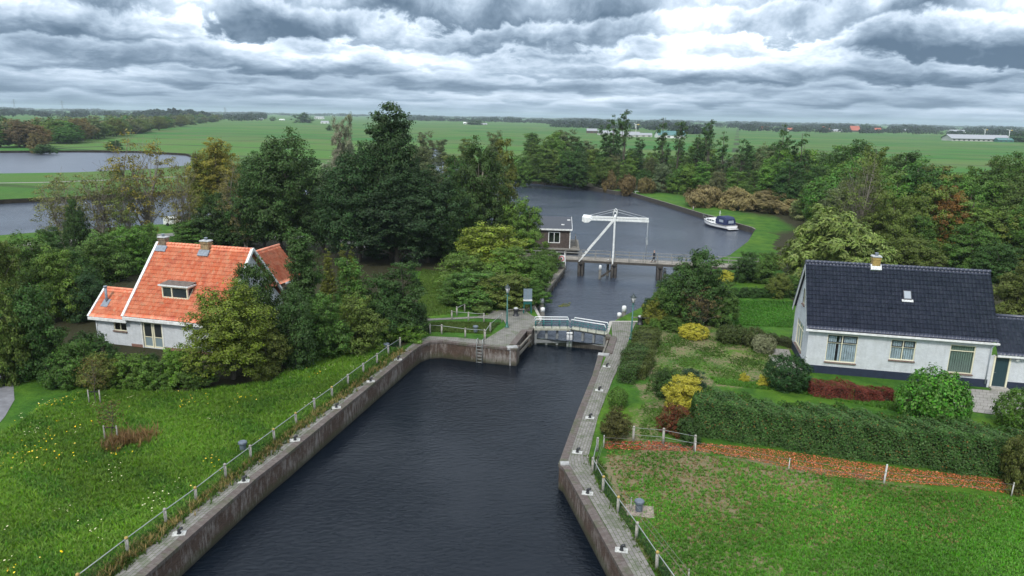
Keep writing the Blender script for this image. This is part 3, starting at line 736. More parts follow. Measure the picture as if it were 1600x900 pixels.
chimney(lh, (4.95, D / 2 - .15, 0), .82, .6, 7.5, 9.0, body=mat('ochre_stone', (.30, .21, .11), .9, var=.5, vscale=5, bump=.4))
for xx, yy, zz in ((.35, D / 2 - .42, 8.05), (4.95, D / 2 - .6, 7.95)):
    m_ = MB(); m_.box((xx, yy, zz), (1.08, .62, .22), rot=Matrix.Rotation(sl, 3, 'X')); m_.build('chimney_flashing', LEAD, roof)
# dormer
dz0 = ze + (1.2 + ov) * math.tan(sl) + .05
dm = MB(); dx0, dx1, dy = 2.75, 5.35, 1.15; dz0 = ze + (dy + ov) * math.tan(sl) - .02; dz1 = dz0 + 1.05
dy1 = dy + (dz1 - dz0) / math.tan(sl)
dm.face([(dx0, dy1, dz1), (dx0, dy, dz0), (dx0, dy, dz1)]); dm.face([(dx1, dy, dz0), (dx1, dy1, dz1), (dx1, dy, dz1)]); dm.face([(dx0, dy, dz1), (dx1, dy, dz1), (dx1, dy1, dz1), (dx0, dy1, dz1)])
dmo = dm.build('dormer', WHITE, lh)
fr = MB()
for xx in (dx0 + .05, dx0 + 1.0, dx1 - .05): fr.bar((xx, dy, dz0), (xx, dy, dz1), .10, .10, Y)
fr.bar((dx0 + .1, dy, dz0 + .05), (dx1 - .1, dy, dz0 + .05), .096, .10); fr.bar((dx0 + .1, dy, dz1 - .05), (dx1 - .1, dy, dz1 - .05), .096, .10)
fr.bar((dx1, dy + .05, dz1 - .05), (dx1, dy1 - .02, dz1 - .05), .09, .09); fr.bar((dx1 + .01, dy + .03, dz0 + .03), (dx1 + .01, dy1 - .02, dz1 - .08), .07, .09)
fr.build('window_frame', CREAM, dmo)
g = MB(); g.face([(dx0 + .05, dy + .03, dz0 + .05), (dx1 - .05, dy + .03, dz0 + .05), (dx1 - .05, dy + .03, dz1 - .05), (dx0 + .05, dy + .03, dz1 - .05)])
g.face([(dx1 + .004, dy + .1, dz0 + .18), (dx1 + .004, dy1 - .12, dz1 - .08), (dx1 + .004, dy + .1, dz1 - .08)]); g.build('pane', GLASS, dmo)
g = MB(); g.bar((dx0 - .22, dy + .35, dz1 + .10), (dx1 + .22, dy + .35, dz1 + .10), 1.15, .12); g.build('dormer_roof_edge', WHITE, dmo)
g = MB(); pantile(g, (dx0 - .15, dy - .15, dz1 + .17), X, (0, 1, .10), dx1 - dx0 + .3, 1.25, .2, .4, .015, .015); g.build('dormer_roof', mat('grey_brown_sheet', (.13, .10, .085), .7, var=.4, vscale=4), dmo)
# annex left
w_ = MB(); ops = [(-1.72 + 3.55, -.36 + 3.55, 1.32, 2.08)]
wall_open(w_, (-3.55, .0, 0), X, 3.55, 2.4, ops, z0=0)
w_.face([(-3.55, 3.9, 0), (-3.55, 0, 0), (-3.55, 0, 2.4), (-3.55, 1.95, 4.35), (-3.55, 3.9, 2.4)], [(0, 0), (4, 0), (4, 2.4), (2, 4.4), (0, 2.4)])
w_.build('annex_wall', WHITE_BRICK, lh)
window(lh, (-3.55, 0, 0), X, *ops[0], CREAM, [2.5], [], None, SILLB, fw=.06, label='small two-light window in the low annex')
m_ = MB(); asl = math.atan2(2.1, 2.25)
pantile(m_, (-3.95, -.3, 2.50), X, (0, math.cos(asl), math.sin(asl)), 3.62, 2.25 / math.cos(asl), .25, .37)
pantile(m_, (-.33, 4.2, 2.50), -X, (0, -math.cos(asl), math.sin(asl)), 3.62, 2.25 / math.cos(asl), .25, .37)
m_.tube([(-3.95, 1.95, 4.62), (-.35, 1.95, 4.62)], .13, 8)
ar = m_.build('annex_roof', TILE_O, lh)
m_ = MB(); m_.bar((-4.0, -.36, 2.50), (-4.0, 1.97, 4.68), .18, .16); m_.bar((-4.0, 4.26, 2.5), (-4.0, 1.93, 4.68), .176, .16); m_.build('bargeboard', WHITE, ar)
m_ = MB(); m_.box((-2.0, -.34, 2.36), (4.0, .18, .24)); m_.build('fascia', WHITE, ar)
m_ = MB(); m_.tube([(-3.5, -.04, 2.3), (-3.5, -.04, .2)], .05, 8); m_.build('downpipe', mat('pale_pipe', (.55, .58, .6), .5), lh)
m_ = MB(); m_.tube([(-3.0, .9, 3.2), (-3.0, .9, 4.95)], .11, 10); m_.tube([(-3.0, .9, 4.93), (-3.0, .9, 5.08)], [.16, .15], 10); fl = m_.build('flue_pipe', LEAD, lh)
m_ = MB(); m_.box((-3.0, .75, 3.55), (.7, .8, .05), rot=Matrix.Rotation(asl, 3, 'X')); m_.build('flashing', LEAD, fl)
# rear wing
wx0, wx1, wy0, wy1 = 5.0, 9.3, 6.6, 12.6
wz, wr = 4.35, 7.4; wm = (wx0 + wx1) / 2; wsl = math.atan2(wr - wz, (wx1 - wx0) / 2 + .25); wl = math.hypot(wr - wz, (wx1 - wx0) / 2 + .25)
m_ = MB(); m_.box(((wx0 + wx1) / 2, (9.7 + wy1) / 2, 2.15), (wx1 - wx0, wy1 - 9.7, 4.3))
m_.face([(wx1, wy1 + .002, 4.3), (wx0, wy1 + .002, 4.3), (wm, wy1 + .002, 7.1)]); m_.build('wing_wall', mat('buff_brick', (.25, .19, .13), .85, var=.35, vscale=8, bump=.4), lh)
m_ = MB(); pantile(m_, (wx1 + .25, wy0, wz), Y, (-math.cos(wsl), 0, math.sin(wsl)), wy1 - wy0 + .25, wl, .25, .37)
pantile(m_, (wx0 - .25, wy1 + .25, wz), -Y, (math.cos(wsl), 0, math.sin(wsl)), wy1 - wy0 + .25, wl, .25, .37)
m_.tube([(wm, wy0, wr), (wm, wy1 + .3, wr)], .14, 8); wro = m_.build('wing_roof', TILE_O, lh)
m_ = MB(); m_.box((wx1 + .28, (9.9 + wy1) / 2, wz - .08), (.14, wy1 - 9.6, .16)); m_.build('gutter', WHITE, wro)
m_ = MB(); m_.box((wx1 + .01, 10.6, 3.3), (.06, 1.2, 1.0)); m_.build('wing_window', GLASS, lh)

# ------------------------------------------------------------------ lock gates
GL, GR, GA = Vector((2.30, 67.75, 0)), Vector((9.28, 66.12, 0)), None
mid = (GL + GR) / 2; nrm = Vector((-(GR - GL).y, (GR - GL).x, 0)).normalized(); GA = mid + nrm * .95 - (GR - GL).normalized() * .12
GATEW = mat('gate_grey_timber', (.20, .21, .205), .8, var=.35, vscale=2, bump=.2)
WALK = mat('pale_gate_walkway', (.34, .34, .27), .8, var=.25, vscale=2)
RAILG = mat('teal_railing_paint', (.02, .13, .13), .45)
def gate_leaf(a, b_, label):
    t = thing('lock_gate', label, 'lock gate', (a.x, a.y, 0), math.atan2((b_ - a).y, (b_ - a).x), 'pair of lock gate leaves')
    Lg = (b_ - a).length - .12
    m_ = MB()
    for i, f in enumerate((.04, .35, .66, .97)): m_.box((Lg * f, 0, -.82), (.22, .24, 1.7))
    m_.build('upright_posts', GATEW, t)
    m_ = MB(); m_.box((Lg / 2, -.02, -1.28), (Lg, .34, .30)); m_.box((Lg / 2, .0, -.06), (Lg, .26, .14)); m_.build('horizontal_beams', GATEW, t)
    m_ = MB(); n_ = int(Lg / .2)
    for i in range(n_): m_.box((Lg * (i + .5) / n_, .16, -2.0), (Lg / n_ - .015, .06, 1.6))
    m_.build('gate_boards', WOOD_D, t)
    m_ = MB(); m_.box((Lg / 2, -.05, .10), (Lg + .1, .82, .07)); m_.box((Lg / 2, -.47, .07), (Lg + .1, .05, .20)); m_.build('walkway', WALK, t)
    for s in (-.42, .40):
        m_ = MB()
        r0, r1 = .05, Lg + .05
        m_.tube([(r0 - .08, s, .80), (r0 + .06, s, 1.10), (r1 - .2, s, 1.10), (r1 - .06, s, .82)], .045, 8)
        ro = m_.build('railing', mat('pale_handrail', (.70, .71, .70), .4) if s < 0 else bpy.data.materials['pale_handrail'], t)
        q = MB(); q.tube([(r0 - .06, s, .62), (r1 - .08, s, .62)], .028, 6)
        for i in range(5):
            xx = r0 + .06 + (r1 - r0 - .3) * i / 4; q.tube([(xx, s, .1), (xx, s, 1.08)], .03, 6)
        q.build('railing_uprights', RAILG, ro)
    return t, Lg
g1, _ = gate_leaf(GL, GA, 'left leaf of the grey timber lock gates, with white rails on its walkway')
g2, Lg2 = gate_leaf(GR, GA, 'right leaf of the grey timber lock gates, with dark openings beneath its walkway')
# mirror the right leaf so its balustrade order reads the same from the basin side
for p, wh in ((g1, 0), (g2, 1)):
    m_ = MB(); xx = (GA - (GR if wh else GL)).length - .25
    m_.tube([(xx, -.32 if not wh else .32, -2.0), (xx, -.32 if not wh else .32, -.42)], .14, 10); o = m_.build('mitre_post', CONC_L, p)
    m_ = MB(); m_.tube([(xx, -.32 if not wh else .32, -.42), (xx, -.32 if not wh else .32, -.26), (xx, -.32 if not wh else .32, -.22)], [.17, .16, .08], 10); m_.build('white_cap', WHITE, o)

# corner stones and fender beams of the lock head
def pier(c, rz, label, sx=1.0, sy=.7):
    t = thing('stone_corner_pier', label, 'stone pier', (c[0], c[1], 0), rz)
    m_ = MB(); m_.box((0, 0, .0), (sx, sy, .24)); m_.build('cap_stone', PIERST, t, bevel=.03)
    m_ = MB(); m_.box((0, 0, -1.66), (sx * .62, sy - .06, 3.08)); m_.build('corner_stones', PIERST, t, bevel=.03)
PIERST = mat('weathered_pier_stone', (.30, .30, .29), .85, var=.4, vscale=3, bump=.3)
pier((.12, 61.62), .25, 'pale grey corner pier of the left lock head beside the iron ladder')
pier((8.25, 60.0), -.2, 'pale grey corner pier of the right lock head at the end of the gate recess')
pier((3.40, 39.42), .05, 'pale stone block at the bend of the right quay wall', .55, .5)
for p, q, lb in (((.72, 62.5), (2.0, 66.9), 'horizontal timber fenders in the left gate recess'), ((8.25, 60.8), (9.3, 65.3), 'horizontal timber fenders in the right gate recess')):
    t = thing('timber_fender', lb, 'fender', (0, 0, 0))
    for z in (-.35, -.95):
        m_ = MB(); m_.bar((*p, z), (*q, z), .16, .2); m_.build('fender_beam', WOOD, t)
for line, lb in ((((.15, 62.2), (1.25, 66.7)), 'reddish brick strip bordering the left gate recess'), (((8.75, 60.3), (9.85, 65.0)), 'reddish brick strip bordering the right gate recess')):
    m_ = MB(); m_.bar((*line[0], .075), (*line[1], .075), .6, .10); tag(m_.build('brick_kerb', COPING), lb, 'kerb')

# iron ladder
lx = G(749, 541); t = thing('wall_ladder', 'pale iron ladder fixed to the curved basin wall', 'ladder', (-2.86, 61.88, 0), math.atan2(61.14 - 62.05, .51 + 3.3))
m_ = MB()
for s in (-.27, .27): m_.tube([(s, .55, .1), (s, .35, .62), (s, -.02, .62), (s, -.1, .3), (s, -.1, -2.1)], .035, 8)
m_.build('side_rails', STEEL, t)
for i in range(7):
    m_ = MB(); m_.tube([(-.27, -.1, -.02 - .3 * i), (.27, -.1, -.02 - .3 * i)], .028, 6); m_.build('rung', STEEL, t)

# ------------------------------------------------------------------ bridge
BA = Vector((3.2, 97.6, 0)); BB = Vector((33.0, 92.6, 0)); BD = (BB - BA); BL = BD.length; BZ = 1.3
bang = math.atan2(BD.y, BD.x)
br = thing('drawbridge', 'white wooden balance-beam drawbridge with grey plank deck across the canal', 'bridge', (BA.x, BA.y, 0), bang)
def bx(px, py, y=0.0):   # distance along the bridge of a pixel seen in the vertical plane y (local)
    d = ray(px, py); n = Vector((-math.sin(bang), math.cos(bang), 0)); o = BA + n * y
    s = (o - CAMLOC).dot(n) / d.dot(n); p = CAMLOC + d * s - o
    return p.dot(Vector((math.cos(bang), math.sin(bang), 0))), p.z
DW = 2.3
m_ = MB(); n_ = int((BL + 6) / .24)
for i in range(n_):
    xx = -6 + (BL + 6) * (i + .5) / n_; m_.box((xx, DW / 2, BZ + RNG.uniform(-.006, .006)), ((BL + 6) / n_ - .02, DW, .07))
m_.build('deck', mat('grey_deck_planks', (.25, .225, .19), .85, var=.4, vscale=1.4), br)
m_ = MB()
for yy in (.05, DW - .05): m_.box((BL / 2 - 3, yy, BZ - .19), (BL + 6, .14, .28))
m_.build('deck_beams', WOOD_D, br)
xm, _z = bx(956, 409); xs_, _z = bx(905, 411); xe, zt = bx(1014, 346); _, zm = bx(959, 336); xc, zc_ = bx(912, 342); xq, _ = bx(1028, 430)
PILE = mat('dark_pile', (.045, .04, .035), .8, var=.5, vscale=2)
for xx in (xs_, xm + .1, xq, xq + 6.5, -1.0):
    m_ = MB()
    for yy in (.15, DW - .15):
        m_.tube([(xx, yy, -3), (xx, yy, BZ - .3)], .22, 8)
        m_.tube([(xx + .45, yy, -3), (xx + .45, yy, BZ - .3)], .18, 8)
    m_.box((xx + .2, DW / 2, BZ - .42), (.5, DW + .5, .26)); m_.build('pier', PILE, br)
zb = zm - .25
for k_, yy in enumerate((-.12, DW + .12)):
    m_ = MB(); m_.box((xm + .1, yy, (BZ - .5 + zb) / 2), (.19, .19, zb - BZ + .5)); m_.build('mast_post', WHITE, br, bevel=.02)
    m_ = MB(); m_.bar((xs_ - .05, yy, BZ - .2), (xm, yy, zb - .5), .15, .16); m_.build('strut', WHITE, br, bevel=.02)
    m_ = MB(); zbm = (zt + zc_) / 2
    m_.bar((xc, yy, zc_), (xe, yy, zt), .16, .27); m_.build('balance_beam', WHITE, br, bevel=.02)
    m_ = MB(); m_.tube([(xc + .6, yy, zc_ + .2), (xm + .1, yy, zb + .78), (xe - .3, yy, zt + .2)], .018, 6); m_.build('tie_rod', WHITE, br)
    m_ = MB(); m_.tube([(xm - .15, yy, zb + .05), (xm - .10, yy, zb + .62), (xm + .1, yy, zb + .85), (xm + .30, yy, zb + .62), (xm + .35, yy, zb + .05)], .06, 8); m_.build('hoop', WHITE, br)
    m_ = MB(); m_.tube([(xe - .1, yy, zt), (xe - .1, yy, BZ + .1)], .022, 6); m_.box((xe - .1, yy, zt - 2.9), (.22, .22, .55)); m_.build('lifting_rod', mat('grey_rod', (.3, .32, .33), .5) if k_ == 0 else bpy.data.materials['grey_rod'], br)
m_ = MB(); yy = DW / 2
pp = [(xc - .2, zc_ - .28), (xc + .15, zc_ - .46), (xc + .7, zc_ - .42), (xc + 1.1, zc_ - .1), (xc + .9, zc_ + .2), (xc - .2, zc_ + .28)]
m_.face([(x_, -.3, z_) for x_, z_ in pp]); m_.face([(x_, DW + .3, z_) for x_, z_ in pp][::-1])
for i in range(6):
    a, c = pp[i], pp[(i + 1) % 6]; m_.face([(a[0], -.3, a[1]), (a[0], DW + .3, a[1]), (c[0], DW + .3, c[1]), (c[0], -.3, c[1])])
m_.build('counterweight', WHITE, br)
m_ = MB(); m_.box((xm + .1, DW / 2, zb - .1), (.22, DW + .5, .22)); m_.build('cross_beam', WHITE, br)
RAILB = mat('grey_brown_rail', (.22, .215, .20), .7, var=.3)
for yy in (.06, DW - .06):
    for x0, x1 in ((-6, xs_ - .1), (xs_ + .1, xm - .3), (xm + .4, BL)):
        m_ = MB()
        for z in (1.02, .55): m_.bar((x0, yy, BZ + z), (x1, yy, BZ + z), .06, .07)
        n_ = max(2, round((x1 - x0) / 2.0) + 1)
        for i in range(n_): m_.bar((x0 + (x1 - x0) * i / (n_ - 1), yy, BZ - .3), (x0 + (x1 - x0) * i / (n_ - 1), yy, BZ + 1.05), .08, .08, Y)
        m_.build('railing', RAILB, br)

# guide piles with white caps
def pile(px, py_base, h, lb, r=.2, lean=(0, 0), group=None, zb_=ZU):
    p = G(px, py_base, zb_); t = thing('mooring_pile', lb, 'mooring pile', (p.x, p.y, zb_), 0, group)
    m_ = MB(); m_.tube([(0, 0, -1.5), (lean[0] * .7, lean[1] * .7, h * .72)], r, 10); m_.build('pile', mat('grey_pile', (.13, .125, .11), .85, var=.4) if 'grey_pile' not in bpy.data.materials else bpy.data.materials['grey_pile'], t)
    m_ = MB(); m_.tube([(lean[0] * .7, lean[1] * .7, h * .7), (lean[0], lean[1], h), (lean[0], lean[1], h + .05)], [r * 1.12, r * .95, r * .4], 10); m_.build('white_cap', WHITE, t)
pile(937, 436, 1.9, 'free-standing timber pile with white cap in front of the drawbridge mast', .19)
pile(949, 431, 2.3, 'white-capped pile beside the drawbridge mast', .19)
pile(1031, 432, 2.0, 'white-capped pile under the right span of the drawbridge', .2)
pile(1038, 436, 1.5, 'low white-capped pile beside the bush at the right span of the drawbridge', .2)
pile(846, 492, 2.0, 'taller white-capped pile of the pair left of the lock gates', .24, zb_=ZU)
pile(847.5, 499, 1.3, 'shorter white-capped pile of the pair left of the lock gates', .24, zb_=ZU)
pile(974, 505, 1.9, 'tallest white-capped pile of the cluster right of the lock gates', .24)
pile(967, 506, 1.2, 'low white-capped pile at the left of the cluster right of the lock gates', .24)
m_ = MB(); a_ = G(940, 432, -.6); c_ = G(955, 422, .5); m_.bar(a_, c_, .25, .25); tag(m_.build('timber_brace', WOOD_D), 'dark slanting timber brace between a pile and the drawbridge mast', 'timber beam')

# jetty with stairs
JA = (G(820, 486), G(876, 418)); d_ = (JA[1] - JA[0]); jl = d_.length
j = thing('timber_jetty', 'narrow grey timber jetty running from the lock head to the bridge stairs', 'jetty', JA[0], math.atan2(d_.y, d_.x))
m_ = MB()
for k_ in range(5): m_.box((jl / 2, -.48 + k_ * .24, .06), (jl, .21, .06))
m_.build('planks', mat('jetty_planks', (.20, .185, .15), .85, var=.4, vscale=1), j)
m_ = MB(); m_.box((jl / 2, -.68, .0), (jl, .12, .34)); m_.box((jl / 2, .66, 0), (jl, .10, .3)); m_.build('edge_beam', WOOD, j)
m_ = MB()
for i in range(9): m_.tube([(jl * (i + .3) / 9, -.6, -2.5), (jl * (i + .3) / 9, -.6, -.1)], .12, 8)
m_.build('piles', WOOD_D, j)
m_ = MB(); m_.box((jl / 2, -.55, -.55), (jl, .06, .8)); m_.build('sheet_boards', WOOD_D, j)
S0, S1 = G(877, 420, .1), Vector((0, 0, 0)); sx_, _ = bx(876, 400)
st0 = S0; st1 = BA + Vector((math.cos(bang), math.sin(bang), 0)) * sx_ ; st1.z = BZ
t = thing('timber_stairs', 'short timber stairs with white handrails climbing from the jetty to the bridge deck', 'stairs', (0, 0, 0))
dirn = (st1 - st0); side = Vector((dirn.y, -dirn.x, 0)).normalized()
for s in (-.55, .55):
    m_ = MB(); m_.bar(st0 + side * s, st1 + side * s, .07, .22); m_.build('stringer', WOOD, t)
    m_ = MB(); m_.tube([st0 + side * s + Z * .1, st0 + side * s + Z * 1.0, st1 + side * s + Z * 1.05, st1 + side * s + Z * .1], .045, 8); m_.build('handrail', WHITE, t)
m_ = MB()
for i in range(6): m_.box(st0 + dirn * ((i + .5) / 6), (1.08, .26, .05), rz=math.atan2(side.y, side.x))
m_.build('treads', WOOD, t)
# prohibition sign on the stairs
sp = st0.lerp(st1, .55) - Vector((dirn.x, dirn.y, 0)).normalized() * .35 + Z * .75
t = thing('prohibition_sign', 'square white sign with a red circle and slash on the bridge stairs', 'sign', sp, math.atan2(side.y, side.x))
m_ = MB(); m_.box((0, 0, 0), (.92, .04, .92)); m_.build('sign_board', WHITE, t)
RED = mat('sign_red', (.55, .02, .025), .5)
m_ = MB(); m_.tube([(.34 * math.cos(a * math.pi / 12), -.035, .34 * math.sin(a * math.pi / 12)) for a in range(25)], .05, 6); m_.bar((-.24, -.035, .24), (.24, -.035, -.24), .03, .08, Y); m_.build('red_ring', RED, t)
m_ = MB(); m_.tube([(-.02, -.03, .14), (0, -.03, .04), (.02, -.03, -.1)], [.05, .08, .05], 6); m_.bar((0, -.03, -.1), (-.1, -.03, -.24), .03, .05, Y); m_.bar((0, -.03, -.1), (.1, -.03, -.24), .03, .05, Y); m_.build('black_figure', BLACK, t)
m_ = MB(); m_.tube([(0, .04, -1.2), (0, .04, .3)], .03, 6); m_.build('sign_post', STEEL, t)

# ------------------------------------------------------------------ cabin on the water
cp = G(846, 390, -.5); cq = G(898, 388, -.5)
ca_ = -.06; CW = 52 * mpp(870, 389, -.5); CD = 8.0
cb = thing('floating_cabin', 'dark timber cabin with white trim and black roof standing over the water by the drawbridge', 'cabin', (cp.x, cp.y, -.3), ca_)
CLAD = mat('brown_grey_cladding', (.085, .065, .055), .8, var=.4, vscale=3)
Lc = CW - .9; m_ = MB(); hz = 3.1
wall_open(m_, (-1.5, 0, 0), X, Lc + 1.5, hz, [(2.55, 4.45, .95, 2.75)], z0=.2)
for i in range(16): m_.box((Lc - .68, -.012, .28 + i * .18), (1.2, .02, .02))
m_.face([(Lc, 0, .2), (Lc, CD, .2), (Lc, CD, hz), (Lc, 0, hz)]); m_.face([(-1.5, CD, .2), (-1.5, 0, .2), (-1.5, 0, hz), (-1.5, CD, hz)])
m_.build('wall', CLAD, cb)
window(cb, (-1.5, 0, 0), X, 2.55, 4.45, .95, 2.75, WHITE, [3.5], [], None, None, fw=.12, depth=.02)
m_ = MB(); m_.bar((Lc / 2 - .75, -.35, 3.25), (Lc / 2 - .75, CD + .3, 4.1), Lc + 2.1, .12)
m_.build('roof', mat('black_roofing', (.03, .034, .045), .6, var=.2), cb)
m_ = MB(); m_.box((Lc / 2 - .75, -.38, 3.20), (Lc + 2.15, .06, .26)); m_.bar((Lc + .32, -.35, 3.2), (Lc + .32, CD + .3, 4.05), .06, .24); m_.build('roof_edge', WHITE, cb)
m_ = MB(); m_.box((Lc, -.0, 1.6), (.14, .14, 3.0)); m_.build('corner_post', WHITE, cb)
m_ = MB(); m_.box((Lc / 2, CD / 2 - .4, .1), (Lc + 3.2, CD + 1.8, .16)); m_.build('platform', WOOD, cb)
m_ = MB()
for i in range(6): m_.bar((Lc + 1.1, 1 + i * 1.6, .15), (Lc + 1.1, 1 + i * 1.6, 1.1), .06, .06, Y)
for z in (.45, .8, 1.1): m_.bar((Lc + 1.1, .9, z), (Lc + 1.1, CD, z), .05, .07)
m_.build('terrace_railing', WOOD, cb)
m_ = MB(); m_.box((Lc / 2, CD / 2, -.35), (Lc + 2.6, CD + 1.2, .8)); m_.build('floating_base', WOOD_D, cb)
m_ = MB(); m_.box((Lc - 1.2, 2.4, 3.62), (.5, .35, .14)); m_.box((Lc - .2, 5.6, 3.95), (.5, .35, .14)); m_.build('roof_vent', WHITE, cb)

# ------------------------------------------------------------------ motor boat
bo_p = G(1101, 351, ZU); st_p = G(1148, 361.5, ZU); bd = (bo_p - st_p); BLn = 8.6
cen = (bo_p + st_p) / 2 + Vector((-.1, .9, 0))
boat = thing('motor_boat', 'white cabin cruiser with navy canopy and dark hull line moored at the grassy bank', 'boat', (cen.x, cen.y, ZU), math.atan2(bd.y, bd.x))
def hull_sec(u):   # u 0 stern .. 1 bow -> half beam, sheer, keel
    hb = 1.62 * (1 - max(0, (u - .45) / .55) ** 2.3) * (.90 + .10 * min(1, u / .25)); sh = .98 + .50 * max(0, u - .3) ** 1.5
    return max(.03, hb), sh
NS, NB = 22, 0
def hull(zlo, zhi, scale=1.0):
    m_ = MB(); rows = []
    for i in range(NS + 1):
        u = i / NS; hb, sh = hull_sec(u); x_ = -BLn / 2 + BLn * u
        def pt(f):   # f 0 waterline .. 1 sheer
            flare = .82 + .18 * f ** .8; xx = x_ + (f * .55 - .3) * max(0, (u - .8) / .2)
            return xx, hb * flare * scale, -.25 + (sh + .25) * f
        rows.append([pt(zlo), pt((zlo + zhi) / 2), pt(zhi)])
    for i in range(NS):
        for k_ in range(2):
            for s in (1, -1):
                a, c, d, e = rows[i][k_], rows[i + 1][k_], rows[i + 1][k_ + 1], rows[i][k_ + 1]
                q = [(v[0], v[1] * s, v[2]) for v in (a, c, d, e)]; m_.face(q if s < 0 else q[::-1], smooth=True)
    a = rows[0]; m_.face([(a[0][0], a[0][1], a[0][2]), (a[0][0], -a[0][1], a[0][2]), (a[2][0], -a[2][1], a[2][2]), (a[2][0], a[2][1], a[2][2])])
    return m_
HW = mat('white_gelcoat', (.80, .80, .79), .25)
HN = mat('dark_hull', (.012, .014, .028), .3)
hull(0, .52).build('lower_hull', HN, boat); hull(.52, .92, 1.0).build('hull', HW, boat)
m_ = hull(.92, 1.0, 1.03); m_.build('rubbing_strake', BLACK, boat)
m_ = MB(); P1 = []
for i in range(NS + 1):
    u = i / NS; hb, sh = hull_sec(u); x_ = -BLn / 2 + BLn * u + .25 * max(0, (u - .8) / .2); P1.append((x_, hb * .97, sh - .04))
for a, c in zip(P1, P1[1:]): m_.face([(a[0], -a[1], a[2]), (c[0], -c[1], c[2]), (c[0], c[1], c[2]), (a[0], a[1], a[2])])
m_.build('foredeck', HW, boat)
def loft(mb, secs):
    for a, c in zip(secs, secs[1:]):
        for k_ in range(len(a) - 1): mb.face([a[k_], a[k_ + 1], c[k_ + 1], c[k_]])
    mb.face(secs[0][::-1]); mb.face(secs[-1]); return mb
m_ = MB(); sec = lambda x_, hb, z0, z1, r=.12: [(x_, -hb, z0), (x_, -hb * .93, z1 - r), (x_, -hb * .8, z1), (x_, hb * .8, z1), (x_, hb * .93, z1 - r), (x_, hb, z0)]
loft(m_, [sec(-.6, 1.25, .9, 1.75), sec(1.7, 1.15, 1.0, 1.78), sec(2.9, .85, 1.15, 1.6), sec(3.5, .55, 1.25, 1.35)])
cab = m_.build('cabin', HW, boat)
for s in (-1, 1):
    for xx in (.2, 1.0, 1.8):
        m_ = MB(); m_.box((xx, s * 1.165, 1.42), (.55, .06, .24), rot=Matrix.Rotation(-s * .13, 3, 'X')); m_.build('window', GLASS, cab)
m_ = MB(); loft(m_, [sec(-3.9, 1.22, 1.0, 2.15, .3), sec(-3.4, 1.3, 1.0, 2.5, .3), sec(-1.6, 1.3, 1.0, 2.62, .3), sec(-.9, 1.25, 1.0, 2.5, .3), sec(-.3, 1.1, 1.5, 1.8, .1)])
can = m_.build('canopy', mat('navy_canvas', (.012, .022, .075), .8, bump=.3, bscale=3), boat)
CP = mat('clear_vinyl_window', (.33, .38, .45), .2)
m_ = MB(); m_.box((-3.93, 0, 1.62), (.05, 1.3, .55), rot=Matrix.Rotation(.0, 3, 'Y')); m_.build('canopy_window', CP, can)
for s in (-1, 1):
    m_ = MB(); m_.box((-2.5, s * 1.31, 1.72), (1.2, .05, .5), rot=Matrix.Rotation(-s * .06, 3, 'X')); m_.build('canopy_window', CP, can)
m_ = MB(); m_.box((-BLn / 2 - .3, 0, .28), (.7, 2.3, .08)); m_.build('swim_platform', HW, boat)
m_ = MB()
for s in (-1, 1):
    m_.tube([(-.8, s * 1.5, 1.55), (1.5, s * 1.42, 1.75), (3.4, s * .95, 2.0), (4.9, s * .12, 2.1)], .022, 6)
    for xx, hb, z in ((-.4, 1.5, 1.0), (1.2, 1.42, 1.1), (2.6, 1.15, 1.25), (3.9, .7, 1.35)): m_.tube([(xx, s * hb, z - .05), (xx, s * hb * .97, z + .68)], .018, 6)
m_.build('bow_rail', STEEL, boat)
m_ = MB(); m_.tube([(-.4, 0, 1.75), (-.4, 0, 3.3)], .035, 6); m_.box((-.4, 0, 3.0), (.5, .1, .07)); m_.tube([(-.4, 0, 3.3), (-.4, 0, 3.42)], [.09, .09], 8); m_.build('mast', HW, boat)
for xx in (-3.4, -1.2, 1.0):
    m_ = MB(); m_.tube([(xx, -1.66, .1), (xx, -1.70, .25), (xx, -1.70, .7), (xx, -1.66, .85)], [.05, .13, .13, .05], 10); m_.build('fender', NAVY, boat)
m_ = MB(); m_.tube([(-5.2, 1.0, 1.0), (-5.5, 1.0, 2.3)], .025, 6); m_.build('flag_pole', STEEL, boat)

# ------------------------------------------------------------------ street lamps
def lamp(px, py, ptop, label):
    p = G(px, py); h = height_at(px, py, ptop)
    t = thing('street_lamp', label, 'street lamp', p, .4, 'green lantern street lamps at the lock')
    m_ = MB(); m_.tube([(0, 0, 0), (0, 0, .12), (0, 0, .16), (0, 0, .55), (0, 0, .62), (0, 0, h - 1.1)], [.20, .20, .13, .11, .08, .055], 12); m_.tube([(-.22, 0, h - 1.25), (.22, 0, h - 1.25)], .022, 6)
    for s in (-.22, .22): m_.tube([(s - .03, 0, h - 1.25), (s + .03, 0, h - 1.25)], .045, 8)
    m_.tube([(0, 0, h - 1.1), (0, 0, h - .98)], [.06, .13], 8); m_.build('post', DKGREEN, t)
    m_ = MB(); m_.tube([(0, 0, h - .98), (0, 0, h - .95), (0, 0, h - .42)], [.10, .14, .27], 4, caps=True)
    m_.build('lantern_glass', mat('lantern_glass', (.42, .43, .42), .15, var=.2) if 'lantern_glass' not in bpy.data.materials else bpy.data.materials['lantern_glass'], t)
    m_ = MB(); m_.tube([(0, 0, h - .43), (0, 0, h - .38), (0, 0, h - .20), (0, 0, h - .12)], [.31, .30, .12, .10], 4); m_.tube([(0, 0, h - .12), (0, 0, h - .05), (0, 0, h)], [.05, .06, .02], 8)
    for k_ in range(4):
        a = k_ * math.pi / 2; m_.bar((.10 * math.cos(a), .10 * math.sin(a), h - .97), (.275 * math.cos(a), .275 * math.sin(a), h - .42), .025, .025)
    m_.build('lantern_cap', mat('lantern_dark', (.03, .045, .045), .5) if 'lantern_dark' not in bpy.data.materials else bpy.data.materials['lantern_dark'], t)
